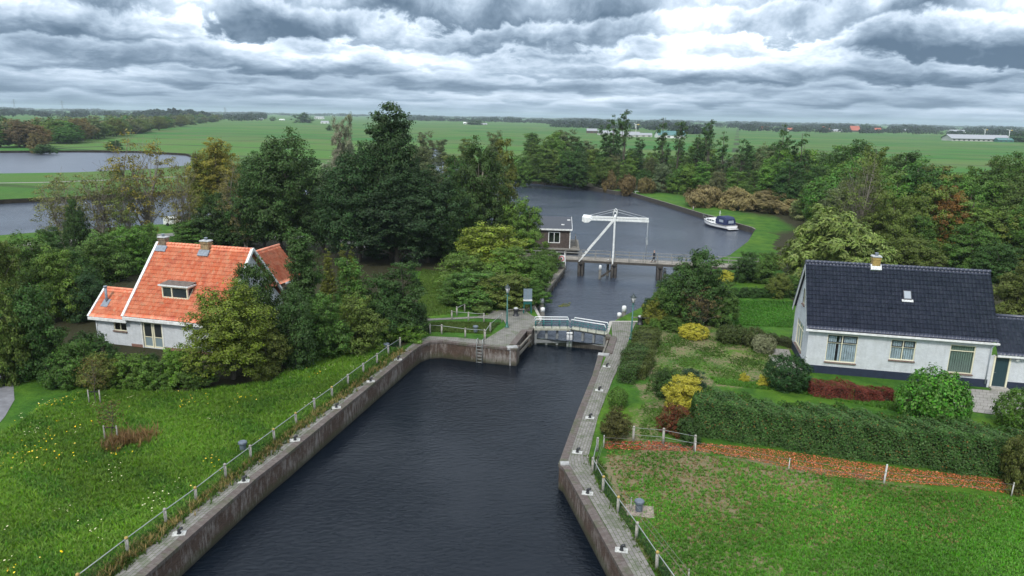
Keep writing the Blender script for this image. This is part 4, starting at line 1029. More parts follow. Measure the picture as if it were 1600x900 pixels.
lamp(792, 512, 443, 'dark green lantern lamp post on the left quay beside the small lawn')
lamp(986, 530, 458, 'dark green lantern lamp post on the right quay beside the clipped hedge')

# information board with green legs
p = G(824, 490); t = thing('information_board', 'grey-blue board on splayed green legs at the left end of the lock gates', 'sign board', p, .1)
m_ = MB()
for s in (-.42, .42): m_.bar((s, 0, 0), (s * .85, 0, 1.35), .12, .09, Y); m_.bar((s, .45, 0), (s * .8, .05, 1.2), .1, .08, Y)
m_.box((0, 0, 1.22), (.9, .12, .35)); m_.build('legs', DKGREEN, t)
m_ = MB(); m_.box((0, -.02, 1.48), (.95, .25, .12)); m_.build('white_shelf', WHITE, t)
m_ = MB(); m_.box((0, 0, 2.15), (.92, .08, 1.15)); m_.build('board', mat('slate_board', (.17, .22, .26), .5, var=.15), t); m_ = MB(); m_.box((0, -.05, 2.15), (.03, .03, 1.13)); m_.build('centre_strip', STEEL, t)
# windlasses
for px, py, lb, rz in ((806, 494, 'black capstan with pale cap beside the left lamp post at the lock gates', .2), (1000, 507, 'black capstan with crossed bars behind the right lamp post', -.1)):
    p = G(px, py); t = thing('capstan', lb, 'capstan', p, rz)
    m_ = MB(); m_.tube([(0, 0, 0), (0, 0, .08), (0, 0, .12), (0, 0, .55), (0, 0, .75), (0, 0, .82)], [.36, .34, .26, .22, .32, .30], 14); m_.build('drum', BLACK, t)
    m_ = MB(); m_.tube([(0, 0, .82), (0, 0, .90), (0, 0, .98)], [.26, .22, .06], 12); m_.build('cap', CONC_L, t)
    m_ = MB(); m_.bar((-.95, 0, .72), (.95, 0, .72), .10, .10); m_.build('bar', WOOD, t)

# mooring bollards on plates along both quays
def moor(px, py, label, grp, rz):
    p = G(px, py, .06); t = thing('mooring_bollard', label, 'bollard', (p.x, p.y, .06), rz, grp)
    m_ = MB(); m_.box((0, 0, .014), (.62, .42, .028)); m_.build('base_plate', mat('white_plate', (.44, .44, .41), .7, var=.35, vscale=8) if 'white_plate' not in bpy.data.materials else bpy.data.materials['white_plate'], t)
    m_ = MB(); m_.tube([(0, 0, .02), (0, 0, .06), (0, 0, .22), (.05, 0, .27), (.17, 0, .31)], [.12, .085, .075, .08, .07], 10); m_.build('post', BLACK, t)
ordn = ['first', 'second', 'third', 'fourth', 'fifth', 'sixth', 'seventh', 'eighth', 'ninth', 'tenth', 'eleventh', 'twelfth', 'thirteenth', 'fourteenth', 'fifteenth', 'sixteenth', 'seventeenth', 'eighteenth', 'nineteenth']
for i, (px, py) in enumerate(((280, 834), (381, 752), (461, 688), (525.6, 637), (579, 596), (622, 562))):
    moor(px, py, '%s black bollard on the left quay, counted from the near end' % ordn[i], 'black mooring bollards on white plates', .25)
for i, (px, py) in enumerate(((971, 860), (918, 771), (902, 707), (921.5, 653), (936, 610), (948, 573))):
    moor(px, py, '%s black bollard on the right quay, counted from the near end' % ordn[i], 'black mooring bollards on white plates', -.2)
# big grey cast bollards
for px, py, lb, sl_ in ((380, 706, 'grey cast iron bollard in the meadow behind the left quay fence', 0), (604, 548, 'grey cast iron bollard at the far corner of the meadow by the last fence posts', 0), (743, 520, 'grey cast iron bollard on the small fenced lawn near the lock head', 0), (998, 800, 'grey cast iron bollard on a stone slab in the right lawn', 1)):
    p = G(px, py); t = thing('cast_iron_bollard', lb, 'bollard', p, 0, 'large grey bollards')
    m_ = MB(); m_.tube([(0, 0, 0), (0, 0, .5), (0, 0, .56), (0, 0, .68), (0, 0, .72)], [.19, .19, .27, .27, .2], 14); m_.build('column', GREY_IRON, t, bevel=.01)
    if sl_:
        m_ = MB(); m_.box((.05, .0, .03), (1.5, 1.15, .12), rz=-.15); m_.build('stone_slab', mat('rubble_slab', (.27, .22, .18), .9, var=.5, vscale=8, bump=.5), t, bevel=.02)

# ------------------------------------------------------------------ fences
def mat_net():
    m_ = bpy.data.materials.new('green_netting'); m_.use_nodes = True; n = NT(m_.node_tree)
    uv = n.n('ShaderNodeTexCoord').outputs['UV']; s = n.n('ShaderNodeSeparateXYZ', {0: uv})
    a = n.m('FRACT', n.m('MULTIPLY', n.m('ADD', s.outputs[0], s.outputs[1]), 16)); b2 = n.m('FRACT', n.m('MULTIPLY', n.m('SUBTRACT', s.outputs[0], s.outputs[1]), 16))
    f = n.m('MAXIMUM', n.m('LESS_THAN', a, .11), n.m('LESS_THAN', b2, .11))
    d = n.n('ShaderNodeBsdfDiffuse', {0: (.03, .10, .06)})
    mx = n.n('ShaderNodeMixShader', {0: f, 1: n.n('ShaderNodeBsdfTransparent').outputs[0], 2: d.outputs[0]})
    n.n('ShaderNodeOutputMaterial', {0: mx.outputs[0]}); return m_
NET = mat_net()
POSTM = mat('weathered_concrete_post', (.30, .285, .25), .9, var=.35, vscale=6)
YCAP = mat('lichen_cap', (.38, .27, .08), .9, var=.4, vscale=12)
def fence(label, pts, h=.95, net=True, yellow=(), rails=1, railm=STEEL, name='rail_fence', thick=.13, postm=POSTM, rr=.02):
    t = thing(name, label, 'fence', (0, 0, 0))
    for i, p in enumerate(pts):
        p = Vector(p); hh = h + RNG.uniform(-.04, .05); lx_, ly_ = RNG.uniform(-.02, .02), RNG.uniform(-.02, .02)
        m_ = MB(); m_.tube([(p.x, p.y, p.z - .2), (p.x + lx_, p.y + ly_, p.z + hh - .10)], thick * .62, 8); po = m_.build('post', postm, t)
        m_ = MB(); m_.tube([(p.x + lx_, p.y + ly_, p.z + hh - .12), (p.x + lx_, p.y + ly_, p.z + hh - .04), (p.x + lx_, p.y + ly_, p.z + hh)], [thick * .66, thick * .66, thick * .35], 8); m_.build('post_cap', YCAP if i in yellow else postm, po)
    for k_ in range(rails):
        m_ = MB(); m_.tube([(p[0], p[1], p[2] + (h - .12) * (1 - k_ / max(1, rails))) for p in pts], .026 if rails == 1 else rr, 6); m_.build('rail', railm, t)
    if net:
        m_ = MB(); L = 0
        for a, c in zip(pts, pts[1:]):
            l = math.dist(a[:2], c[:2]); m_.face([(a[0], a[1], a[2] + .04), (c[0], c[1], c[2] + .04), (c[0], c[1], c[2] + h - .15), (a[0], a[1], a[2] + h - .15)], [(L, 0), (L + l, 0), (L + l, .8), (L, .8)]); L += l
        m_.build('netting', NET, t)
    return t
fl = [G(125, 925)] + [G(*q) for q in ((200, 866), (260, 820), (307, 785), (353, 748), (392, 718), (429, 690), (463, 664), (492, 642), (519, 622), (544, 602), (568, 584), (589, 569), (607, 555), (625, 543))]
fence('long low fence with round posts, tube rail and green netting between meadow and left quay', fl, yellow=(0, 1, 3, 6, 7, 9))
fr_ = [G(*q) for q in ((933, 705), (926, 737), (942, 768), (965, 801), (994, 841), (1026, 889), (1065, 945))]
fence('low fence with round posts and green netting between right quay and worn lawn', fr_, yellow=(2, 3, 5))
fence('short fence in front of the small lawn by the lock head', [G(*q) for q in ((672, 521), (690, 522), (727, 527), (757, 529))], net=False)
fence('short fence slanting back from the small lawn to the left lamp post', [G(*q) for q in ((758, 531), (766, 519), (784, 503))], net=True)
fence('short rail fence behind the small lawn beside the gravel path', [G(*q) for q in ((706, 499), (732, 501), (756, 503))], net=False)
fence('short white-capped rail running towards the thicket', [G(*q) for q in ((714, 493), (726, 487), (741, 479))], net=False)
fence('grey post and rail fence below the garden shrubs', [G(*q) for q in ((989, 690), (1036, 694), (1085, 704))], net=False, h=1.1, rails=2, rr=.014)
fence('thin wire fence crossing the lawn below the hedge', [G(*q) for q in ((943, 700), (1086, 708), (1232, 735), (1381, 756), (1580, 775))], net=False, h=.85, rails=2, rr=.008, railm=mat('thin_wire', (.15, .145, .14), .6), thick=.05, name='wire_fence', postm=mat('pale_wire_post', (.45, .43, .40), .7))
fence('thin wire fence beside the netted fence on the right lawn edge', [G(*q) for q in ((943, 700), (931, 738), (985, 800), (1075, 915))], net=False, h=.85, rails=2, rr=.008, railm=bpy.data.materials['thin_wire'], thick=.05, name='wire_fence')
p = G(1381, 755); m_ = MB(); m_.bar((p.x, p.y, 0), (p.x + .03, p.y, 1.2), .07, .07, Y); tag(m_.build('white_stake', WHITE), 'slim white stake standing by the wire fence below the hedge', 'stake')
p = G(818, 284); m_ = MB(); m_.tube([(p.x, p.y, 0), (p.x, p.y, 2.0)], .16, 8); tag(m_.build('white_marker_post', WHITE), 'small white marker post on the far canal bank at its left end', 'marker post')
p = G(1083, 329); m_ = MB(); m_.tube([(p.x, p.y, 0), (p.x, p.y, .95)], .14, 8); tag(m_.build('mooring_post', POSTM), 'short pale mooring post on the grass behind the boat', 'mooring post')
p = G(998, 302); t = thing('picnic_bench', 'small pale wooden bench at the foot of the willows on the far bank', 'bench', p, -.3)
m_ = MB(); m_.box((0, 0, .5), (2.4, .45, .08)); m_.build('seat', CONC_L, t)
for s in (-.9, .9): m_ = MB(); m_.box((s, 0, .25), (.12, .4, .46)); m_.build('leg', CONC_L, t)

# ------------------------------------------------------------------ walking person on the bridge
pp_ = BA + Vector((math.cos(bang), math.sin(bang), 0)) * bx(1022, 407, .9)[0] + Vector((-math.sin(bang), math.cos(bang), 0)) * .9
pe = thing('person', 'person in dark coat and trousers walking across the drawbridge', 'person', (pp_.x, pp_.y, BZ + .035), bang + math.pi)
def skin(name, verts, edges, rad, mt, parent, sub=2):
    me_ = bpy.data.meshes.new(name); me_.from_pydata(verts, edges, []); o = bpy.data.objects.new(name, me_); link(o, parent); me_.materials.append(mt)
    sk_ = o.modifiers.new('skin', 'SKIN'); sk_.use_smooth_shade = True
    for v, r in zip(me_.skin_vertices[0].data if me_.skin_vertices else [], rad): v.radius = (r, r) if not isinstance(r, tuple) else r
    ss = o.modifiers.new('sub', 'SUBSURF'); ss.levels = sub; ss.render_levels = sub; return o
def skin_layer(o, rad, root=0):
    bm = bmesh.new(); bm.from_mesh(o.data); ly = bm.verts.layers.skin.verify(); bm.verts.ensure_lookup_table()
    for i, v in enumerate(bm.verts):
        r = rad[i]; v[ly].radius = r if isinstance(r, tuple) else (r, r); v[ly].use_root = (i == root)
    bm.to_mesh(o.data); bm.free()
def skinned(name, V, E, R, mt, parent, sub=2):
    me_ = bpy.data.meshes.new(name); me_.from_pydata(V, E, []); me_.materials.append(mt); o = bpy.data.objects.new(name, me_); link(o, parent)
    skin_layer(o, R); s1 = o.modifiers.new('skin', 'SKIN'); s1.use_smooth_shade = True; s2 = o.modifiers.new('sub', 'SUBSURF'); s2.levels = s2.render_levels = sub; return o
SKINM = mat('skin', (.45, .27, .20), .6)
V = [(0, 0, .92), (.02, 0, 1.15), (.03, 0, 1.36), (.03, 0, 1.46), (.05, 0, 1.56), (.05, 0, 1.68), (.0, .09, .88), (.16, .10, .50), (.30, .10, .10), (.42, .10, .05),
     (.0, -.09, .88), (.02, -.10, .48), (-.22, -.10, .12), (-.12, -.10, .04), (.03, .19, 1.36), (-.06, .24, 1.10), (.02, .25, .88), (.06, .25, .80), (.03, -.19, 1.36), (.08, -.24, 1.10), (.22, -.24, .93), (.29, -.24, .88)]
E_ = [(0, 1), (1, 2), (2, 3), (3, 4), (4, 5), (0, 6), (6, 7), (7, 8), (8, 9), (0, 10), (10, 11), (11, 12), (12, 13), (2, 14), (14, 15), (15, 16), (16, 17), (2, 18), (18, 19), (19, 20), (20, 21)]
R_s = [.13, .12, .13, .05, .09, .08, .09, .06, .045, .04, .09, .06, .045, .04, .06, .045, .035, .03, .06, .045, .035, .03]
skinned('body', V, E_, R_s, SKINM, pe)
skinned('coat', [(0, 0, .80), (.01, 0, 1.0), (.02, 0, 1.18), (.03, 0, 1.38), (.03, .19, 1.37), (-.06, .24, 1.10), (.02, .25, .90), (.03, -.19, 1.37), (.08, -.24, 1.10), (.21, -.24, .94)], [(0, 1), (1, 2), (2, 3), (3, 4), (4, 5), (5, 6), (3, 7), (7, 8), (8, 9)], [.19, .17, .17, .15, .09, .07, .06, .09, .07, .06], mat('dark_coat', (.018, .02, .03), .8), pe)
skinned('trousers', [(0, 0, .86), (.0, .09, .84), (.16, .10, .50), (.29, .10, .13), (.0, -.09, .84), (.02, -.10, .48), (-.20, -.10, .15)], [(0, 1), (1, 2), (2, 3), (0, 4), (4, 5), (5, 6)], [.15, .11, .08, .065, .11, .08, .065], mat('dark_trousers', (.02, .022, .03), .85), pe)
for sx in ((.30, .10, .05, .45), (-.20, -.10, .06, -.06)):
    m_ = MB(); m_.tube([(sx[0] - .05, sx[1], sx[2]), (sx[0] + .2, sx[1], max(.035, sx[2] - .02))], [.06, .04], 8); m_.build('shoe', BLACK, pe)
skinned('hair', [(.03, 0, 1.63), (.01, 0, 1.70)], [(0, 1)], [.095, .08], mat('grey_hair', (.25, .22, .19), .8), pe, 1)
# ------------------------------------------------------------------ foliage
NR = np.random.default_rng(11)
def unit(n):
    v = NR.normal(size=(n, 3)); return v / np.linalg.norm(v, axis=1, keepdims=True)
def leaf_arrays(P, N, size, elong=1.0, droop=0.0, flow=None):
    """P centres, N normals -> folded rhombic leaves, 4 verts each"""
    n = len(P); r = unit(n)
    if flow is not None: r = r * .45 + flow
    T = r - N * np.sum(r * N, 1, keepdims=True); T /= np.linalg.norm(T, axis=1, keepdims=True) + 1e-9
    if droop: T[:, 2] -= droop; T /= np.linalg.norm(T, axis=1, keepdims=True)
    B = np.cross(N, T); B /= np.linalg.norm(B, axis=1, keepdims=True) + 1e-9
    s = (size * NR.uniform(.65, 1.35, n))[:, None]; fold = N * s * .12
    V = np.stack([P - T * s * .5 * elong, P + B * s * .34 + fold, P + T * s * .5 * elong, P - B * s * .34 + fold], 1).reshape(-1, 3)
    return V
def leaf_mesh(name, P, N, size, mt, parent=None, rnd=None, **kw):
    V = leaf_arrays(P, N, size, **kw); n = len(P)
    F_ = np.arange(n * 4).reshape(n, 4)
    rnd = NR.random(n) if rnd is None else rnd
    return np_mesh(name, V, F_, mt, parent, {'rnd': ('FACE', 'FLOAT', rnd)})

def crown_points(lobes, nclump, per, csize, flat=.6, shell=.75):
    """clumps spread through ellipsoid lobes, leaves around the clumps"""
    vol = np.array([l[3] * l[4] * l[5] for l in lobes]) ** .8; pr = vol / vol.sum()
    idx = NR.choice(len(lobes), nclump, p=pr); Lb = np.array(lobes)[idx]
    d = unit(nclump); rad = shell + (1 - shell) * NR.random(nclump) ** .5
    deep = NR.random(nclump) < .22; rad[deep] *= NR.uniform(.3, .9, deep.sum())
    C = Lb[:, :3] + d * Lb[:, 3:6] * rad[:, None] * NR.uniform(.86, 1.10, (nclump, 1))
    tone = NR.random(nclump)
    ci = np.repeat(np.arange(nclump), per); n = len(ci)
    cs = csize * NR.uniform(.6, 1.4, nclump)
    o = unit(n) * (NR.random(n) ** .4)[:, None] * cs[ci][:, None]; o[:, 2] *= flat
    P = C[ci] + o
    out = P - (Lb[:, :3])[ci]; out /= np.linalg.norm(out, axis=1, keepdims=True) + 1e-9
    loc = o / (np.linalg.norm(o, axis=1, keepdims=True) + 1e-9)
    N = out * .55 + loc * .5 + np.array([0, 0, .55]) + unit(n) * .62; N /= np.linalg.norm(N, axis=1, keepdims=True)
    rnd = np.clip(tone[ci] * .55 + NR.random(n) * .45, 0, 1)
    return P, N, rnd, C

def limb(mb, a, b, r0, r1, n=5, bend=.12):
    a, b = Vector(a), Vector(b); l = (b - a).length; k_ = 4 if l > 1.5 else 3
    pts = []
    for i in range(k_ + 1):
        t = i / k_; off = Vector((RNG.uniform(-1, 1), RNG.uniform(-1, 1), RNG.uniform(-.5, 1))) * l * bend * math.sin(t * math.pi) * .6
        pts.append(a.lerp(b, t) + off)
    mb.tube(pts, [r0 + (r1 - r0) * i / k_ for i in range(k_ + 1)], n, caps=False); return pts

PROTOS = {}
def far_away(o): o.location = (0, -500, -200)
def proto(key, H, Wd, lobes, nclump, per, csize, leaf, bark=BARK, trunk_r=.25, trunk_top=.75, nlimb=18, elong=1.0, droop=0.0, shell=.75, mt=None, flat=.6, twigs=0, name='tree', fork=0, flow=None):
    P, N, rnd, C = crown_points(lobes, nclump, per, csize, flat, shell)
    root = bpy.data.objects.new(name, None); link(root)
    fl_ = None if flow is None else np.tile(np.array(flow, float), (len(P), 1))
    cr = leaf_mesh('crown', P, N, leaf, mt or LEAF, root, rnd=rnd, elong=elong, droop=droop, flow=fl_)
    m_ = MB(); tops = []
    if trunk_r:
        if fork:
            for i in range(fork):
                a = 2 * math.pi * i / fork + RNG.random(); e = Vector((math.cos(a) * Wd * .22, math.sin(a) * Wd * .22, H * trunk_top * RNG.uniform(.8, 1)))
                tops.append(limb(m_, (math.cos(a) * trunk_r * .6, math.sin(a) * trunk_r * .6, -.2), e, trunk_r * .7, trunk_r * .15, 7))
        else:
            tops.append(limb(m_, (0, 0, -.2), (RNG.uniform(-.3, .3), RNG.uniform(-.3, .3), H * trunk_top), trunk_r, trunk_r * .22, 9, .05))
        sel = NR.choice(len(C), min(len(C), nlimb + twigs), replace=False)
        for i, s_ in enumerate(sel):
            c = Vector(C[s_]); tp = RNG.choice(tops)
            k_ = min(len(tp) - 1, max(1, int((c.z / (H * trunk_top)) * .62 * len(tp)))); st = tp[k_].lerp(tp[k_ - 1], RNG.random())
            if st.z > c.z + .3 * H: st = tp[max(0, k_ - 1)]
            r = trunk_r * (.33 if i < nlimb else .14); pts = limb(m_, st, c, r, r * .25, 5 if i < nlimb else 4)
            if twigs:
                for q in range(2):
                    limb(m_, pts[-2], Vector(pts[-1]) + Vector([RNG.uniform(-1, 1) * csize * 1.6, RNG.uniform(-1, 1) * csize * 1.6, RNG.uniform(-.2, 1.2) * csize * 1.5]), r * .3, .012, 3)
        m_.build('trunk', bark, root)
    root['H'] = H; root['W'] = Wd
    PROTOS.setdefault(key, []).append(root); return root

def rand_lobes(H, Wd, n, z0=.25, ztop=.93, tall=1.0, shape='round'):
    out = []
    for i in range(n):
        t = (i + .5) / n; z = H * (z0 + (ztop - z0) * t)
        if shape == 'round': prof = math.sin(math.pi * min(1, (.22 + .72 * t))) ** .7
        elif shape == 'cone': prof = 1.0 - .78 * t
        elif shape == 'column': prof = .55 + .35 * math.sin(math.pi * t)
        else: prof = .9 - .45 * t
        rr = Wd / 2 * prof; a = RNG.random() * 6.28; off = rr * RNG.uniform(.25, .62)
        s = rr * RNG.uniform(.48, .72)
        out.append((math.cos(a) * off, math.sin(a) * off, z - s * .2, s, s, s * tall * RNG.uniform(.7, 1.05)))
        a += 2.2 + RNG.random() * 1.6; s = rr * RNG.uniform(.40, .62); off = rr * RNG.uniform(.4, .7)
        out.append((math.cos(a) * off, math.sin(a) * off, z - s * .4, s, s, s * tall * RNG.uniform(.7, 1.0)))
    return out
for k_ in range(3):
    proto('oak', 16, 12, rand_lobes(16, 12, 9), 620, 58, .85, .28, trunk_r=.34)
for k_ in range(2):
    proto('tall', 20, 9.5, rand_lobes(20, 9.5, 12, .12, .95, 1.15, 'taper'), 640, 58, .80, .28, trunk_r=.32, trunk_top=.85)
for k_ in range(3):
    proto('alder', 12, 6.5, rand_lobes(12, 6.5, 8, .14, .95, 1.1, 'taper'), 360, 48, .58, .22, trunk_r=.18, trunk_top=.9)
for k_ in range(2):
    proto('leader', 12, 3.0, rand_lobes(12, 3.6, 8, .10, .97, 1.5, 'column'), 95, 30, .40, .24, trunk_r=.12, trunk_top=.97, nlimb=30, flow=(.5, 0, .4))
for k_ in range(2):
    proto('willow', 8, 9, rand_lobes(8, 9, 8, .10, .85, 1.0, 'round'), 620, 80, .55, .19, elong=2.2, trunk_r=.25, flow=(.45, .1, .75), shell=.8, flat=.9)
for k_ in range(3):
    proto('sparse', 12, 8, rand_lobes(12, 8, 7, .28, .95, 1.1, 'round'), 190, 24, .60, .20, bark=BARK_PALE, trunk_r=.17, nlimb=26, twigs=90, fork=3, shell=.55)
for k_ in range(3):
    proto('shrub', 3, 3.6, rand_lobes(3, 3.6, 4, .10, .85, 1.0, 'round') + [(0, 0, .9, 1.2, 1.2, .8)], 260, 56, .30, .115, trunk_r=.05, fork=4, nlimb=10)
for k_ in range(3):
    proto('bigshrub', 6, 5.4, rand_lobes(6, 5.4, 7, .08, .92, 1.0, 'round'), 440, 56, .42, .155, trunk_r=.10, fork=3, nlimb=14)
for k_ in range(2):
    proto('brushwillow', 4.5, 6, rand_lobes(4.5, 6, 4, .15, .80, .9, 'round'), 420, 60, .42, .17, elong=2.6, trunk_r=.08, fork=4, flow=(.7, .1, .55), mt=LEAF, shell=.86, flat=1.0)
for k_ in range(2):
    proto('thuja', 6, 1.7, [(0, 0, z, .85 * (1 - z / 7.5), .85 * (1 - z / 7.5), .8) for z in (.5, 1.1, 1.8, 2.5, 3.2, 3.9, 4.6, 5.1)], 260, 30, .22, .12, trunk_r=.08, nlimb=4, droop=-.8, shell=.9)
proto('ball', 1.7, 2.7, [(0, 0, .75, 1.28, 1.28, .92)], 420, 30, .15, .085, trunk_r=.05, fork=3, nlimb=6, shell=.94, flat=.9)
proto('ball', 1.7, 2.7, [(0, 0, .7, 1.2, 1.2, .85), (.5, .2, .8, .8, .9, .8)], 420, 30, .17, .09, trunk_r=.05, fork=3, nlimb=6, shell=.92, flat=.9)
for k_ in range(3):
    proto('fartree', 12, 11, rand_lobes(12, 11, 5, .12, .85), 90, 16, 1.2, .95, trunk_r=.2, nlimb=3)
for k_, r in PROTOS.items():
    for q in r: q['used'] = 0

COL = dict(dark=(.032, .082, .024), mid=(.050, .120, .026), green=(.064, .150, .026), bright=(.085, .190, .026), olive=(.080, .125, .030), yellow=(.125, .180, .020),
           brown=(.115, .110, .052), grey=(.105, .130, .095), silver=(.17, .21, .19), black=(.023, .060, .024), blue=(.020, .060, .032), rust=(.14, .082, .022), greyg=(.080, .115, .062))
cnt = {}
def tree(kind, px, yb, yt, wpx, col, label, cat='tree', group=None, name=None, z=None, jitter=.08):
    p = G(px, yb, 0); p.z = zland(p.x, p.y)
    h = height_at(px, yb, yt); wd = wpx * mpp(px, yb)
    vs = PROTOS[kind]; i = cnt.get(kind, RNG.randrange(9)); cnt[kind] = i + 1; pr = vs[i % len(vs)]
    sc = (wd / pr['W'], wd / pr['W'], h / pr['H'])
    c = COL[col] if isinstance(col, str) else col
    j = lambda q: q * RNG.uniform(1 - jitter, 1 + jitter)
    c = tuple(j(q) for q in c)
    r = dup(pr, (p.x, p.y, p.z), RNG.random() * 6.28, label, group, sc, c)
    r.name = name or ('shrub' if cat == 'shrub' else 'tree'); r['category'] = cat
    for k_ in ('H', 'W', 'used'):
        if k_ in r: del r[k_]
    return r

# ---- notable trees, left of the basin
T = tree
T('tall', 612, 405, 154, 128, 'black', 'tallest dark green tree, its narrow top standing above the horizon left of the drawbridge')
T('oak', 562, 408, 215, 118, 'black', 'broad blackish green tree at the left foot of the tallest tree')
T('oak', 668, 410, 250, 118, 'black', 'broad blackish green tree at the right foot of the tallest tree')
T('oak', 620, 412, 262, 150, (.022, .055, .024), 'wide dark tree in front of the tallest tree, over the grass clearing')
T('oak', 455, 392, 192, 135, 'dark', 'large round dark green tree behind the orange-roofed house')
T('oak', 413, 388, 228, 90, 'dark', 'dark tree on the left flank of the large round tree behind the orange roof')
T('oak', 505, 395, 270, 80, 'black', 'lower dark tree between the large round tree and the tallest tree')
T('alder', 548, 330, 166, 34, 'silver', 'taller silvery poplar behind the dark trees', name='silver_tree')
T('alder', 533, 332, 174, 36, 'silver', 'slightly lower silvery poplar left of its taller neighbour', name='silver_tree')
T('bigshrub', 535, 330, 240, 80, 'silver', 'low spreading silvery tree below the two silvery poplars', name='silver_tree')
T('oak', 748, 402, 205, 96, 'dark', 'dark tree with pale bare trunk showing, left of the canal')
T('alder', 712, 398, 232, 66, 'dark', 'slim dark tree between the tallest tree and the canal')
T('alder', 788, 385, 202, 56, 'olive', 'brownish green tree at the left edge of the open canal')
T('alder', 664, 290, 200, 46, 'greyg', 'pale olive tree behind the right shoulder of the tallest tree')
T('alder', 690, 262, 214, 34, 'greyg', 'small pale tree by the distant water beyond the tallest tree')
T('alder', 730, 262, 213, 38, 'olive', 'small olive tree by the distant bend of the canal')
T('alder', 772, 280, 200, 44, 'greyg', 'grey green tree by the distant bend nearest the open canal')
T('bigshrub', 814, 408, 300, 76, 'green', 'bright green tree leaning over the timber cabin')
T('bigshrub', 790, 404, 330, 66, 'mid', 'mid green tree behind the mound of brambles')
p = G(752, 402); t = thing('bare_trunk', 'pale dead tree trunk with short forked top in front of dark trees', 'tree', p)
m_ = MB(); hh = height_at(752, 402, 262); m_.tube([(0, 0, 0), (.1, 0, hh * .4), (-.1, 0, hh * .75), (.2, 0, hh)], [.2, .17, .13, .05], 8)
m_.tube([(-.1, 0, hh * .75), (-.7, 0, hh * .9), (-.8, .1, hh * .98)], [.09, .05, .03], 6); m_.tube([(0, 0, hh * .8), (.8, .2, hh * .93), (1.3, .1, hh * 1.04)], [.09, .05, .03], 6); m_.build('trunk', BARK_PALE, t)
# mound thicket
for i, (x, yb, yt, w, c, lb) in enumerate(((766, 440, 362, 92, 'yellow', 'yellow-green shrub crowning the bramble mound'), (726, 455, 395, 80, 'green', 'green bramble at the left shoulder of the mound'), (795, 458, 392, 80, 'green', 'green bramble in the middle of the mound'),
     (744, 474, 418, 84, 'mid', 'dark green bramble at the left front of the mound'), (790, 478, 420, 80, 'olive', 'olive brown bramble at the front of the mound'), (832, 458, 400, 56, 'mid', 'green bramble falling from the mound to the jetty'),
     (720, 472, 430, 60, 'mid', 'low bramble at the left tip of the mound'), (828, 476, 430, 44, 'mid', 'low bramble at the mound foot beside the jetty'), (845, 436, 396, 40, 'mid', 'small bramble beside the top of the jetty'), (752, 488, 466, 44, (.08, .14, .04), 'tuft of pale tall grass in front of the mound'),
     (856, 422, 388, 36, 'mid', 'small bramble by the bridge stairs'), (700, 400, 340, 70, 'black', 'dark understorey shrub left of the mound'), (735, 392, 335, 70, 'dark', 'dark understorey shrub behind the mound'))):
    T('shrub' if i == 9 else 'bigshrub', x, yb, yt, w * (1 if i == 9 else 1.25), c, lb, 'shrub')
T('bigshrub', 298, 374, 330, 40, 'dark', 'dark bush hiding part of the white van')
for i, (x, yb, yt, w, lb) in enumerate(((1014, 494, 462, 26, 'dark shrub at the water edge left of the large dark bush tree'), (1032, 480, 440, 32, 'green shrub hanging over the canal beside the large dark bush tree'), (1046, 462, 425, 40, 'dark shrub on the canal edge behind the large dark bush tree'))):
    T('bigshrub', x, yb, yt, w, 'mid' if i == 1 else 'dark', lb, 'shrub')
T('oak', 655, 330, 222, 80, 'greyg', 'broad pale green tree behind the right shoulder of the tallest tree'); T('alder', 705, 318, 236, 60, 'olive', 'olive tree between the tallest tree and the distant canal bend'); T('oak', 590, 340, 226, 90, 'mid', 'mid green tree behind the left shoulder of the tallest tree'); T('alder', 752, 330, 232, 60, 'mid', 'green tree behind the dark tree with the pale trunk')
T('oak', 617, 404, 160, 96, 'black', 'second stem of the tallest tree group, just behind its top'); T('oak', 440, 385, 215, 90, 'dark', 'dark tree filling the back of the large round tree')
T('oak', 585, 400, 232, 120, 'black', 'dark tree filling the gap left of the tallest trunk'); T('oak', 700, 405, 268, 100, 'dark', 'dark green tree joining the tallest group and the pale trunk')
# sparse trees on the left bank
T('sparse', 105, 388, 262, 110, (.12, .145, .06), 'half-bare windswept tree at the left, leaning over the water', name='sparse_tree')
T('sparse', 165, 386, 248, 104, (.11, .14, .055), 'half-bare tree with pale branches right of the windswept one', name='sparse_tree')
T('sparse', 232, 380, 201, 118, (.17, .155, .035), 'tallest half-bare tree with orange-yellow top before the lake', name='sparse_tree')
T('sparse', 288, 380, 236, 66, (.12, .15, .05), 'slender half-bare tree between the orange-topped and yellow-green trees', name='sparse_tree')
T('sparse', 200, 386, 250, 70, 'olive', 'thin half-bare tree just left of the orange-topped tree', name='sparse_tree')
T('oak', 345, 345, 208, 92, (.15, .17, .025), 'yellow-green tree glowing in front of the left meadows')
T('alder', 318, 348, 232, 56, (.11, .14, .03), 'smaller yellow-green tree beside the glowing one')
T('sparse', 385, 388, 250, 86, 'brown', 'half-bare brown tree with spreading pale twigs left of the dark round tree', name='sparse_tree')
T('bigshrub', 345, 382, 290, 74, 'dark', 'dark round bushy tree behind the ridge of the orange roof')
T('bigshrub', 375, 384, 330, 60, 'dark', 'dark bush right of the chimneys of the orange-roofed house')
T('bigshrub', 124, 400, 300, 34, 'dark', 'dark ivy-clad tree among the half-bare trees by the water')
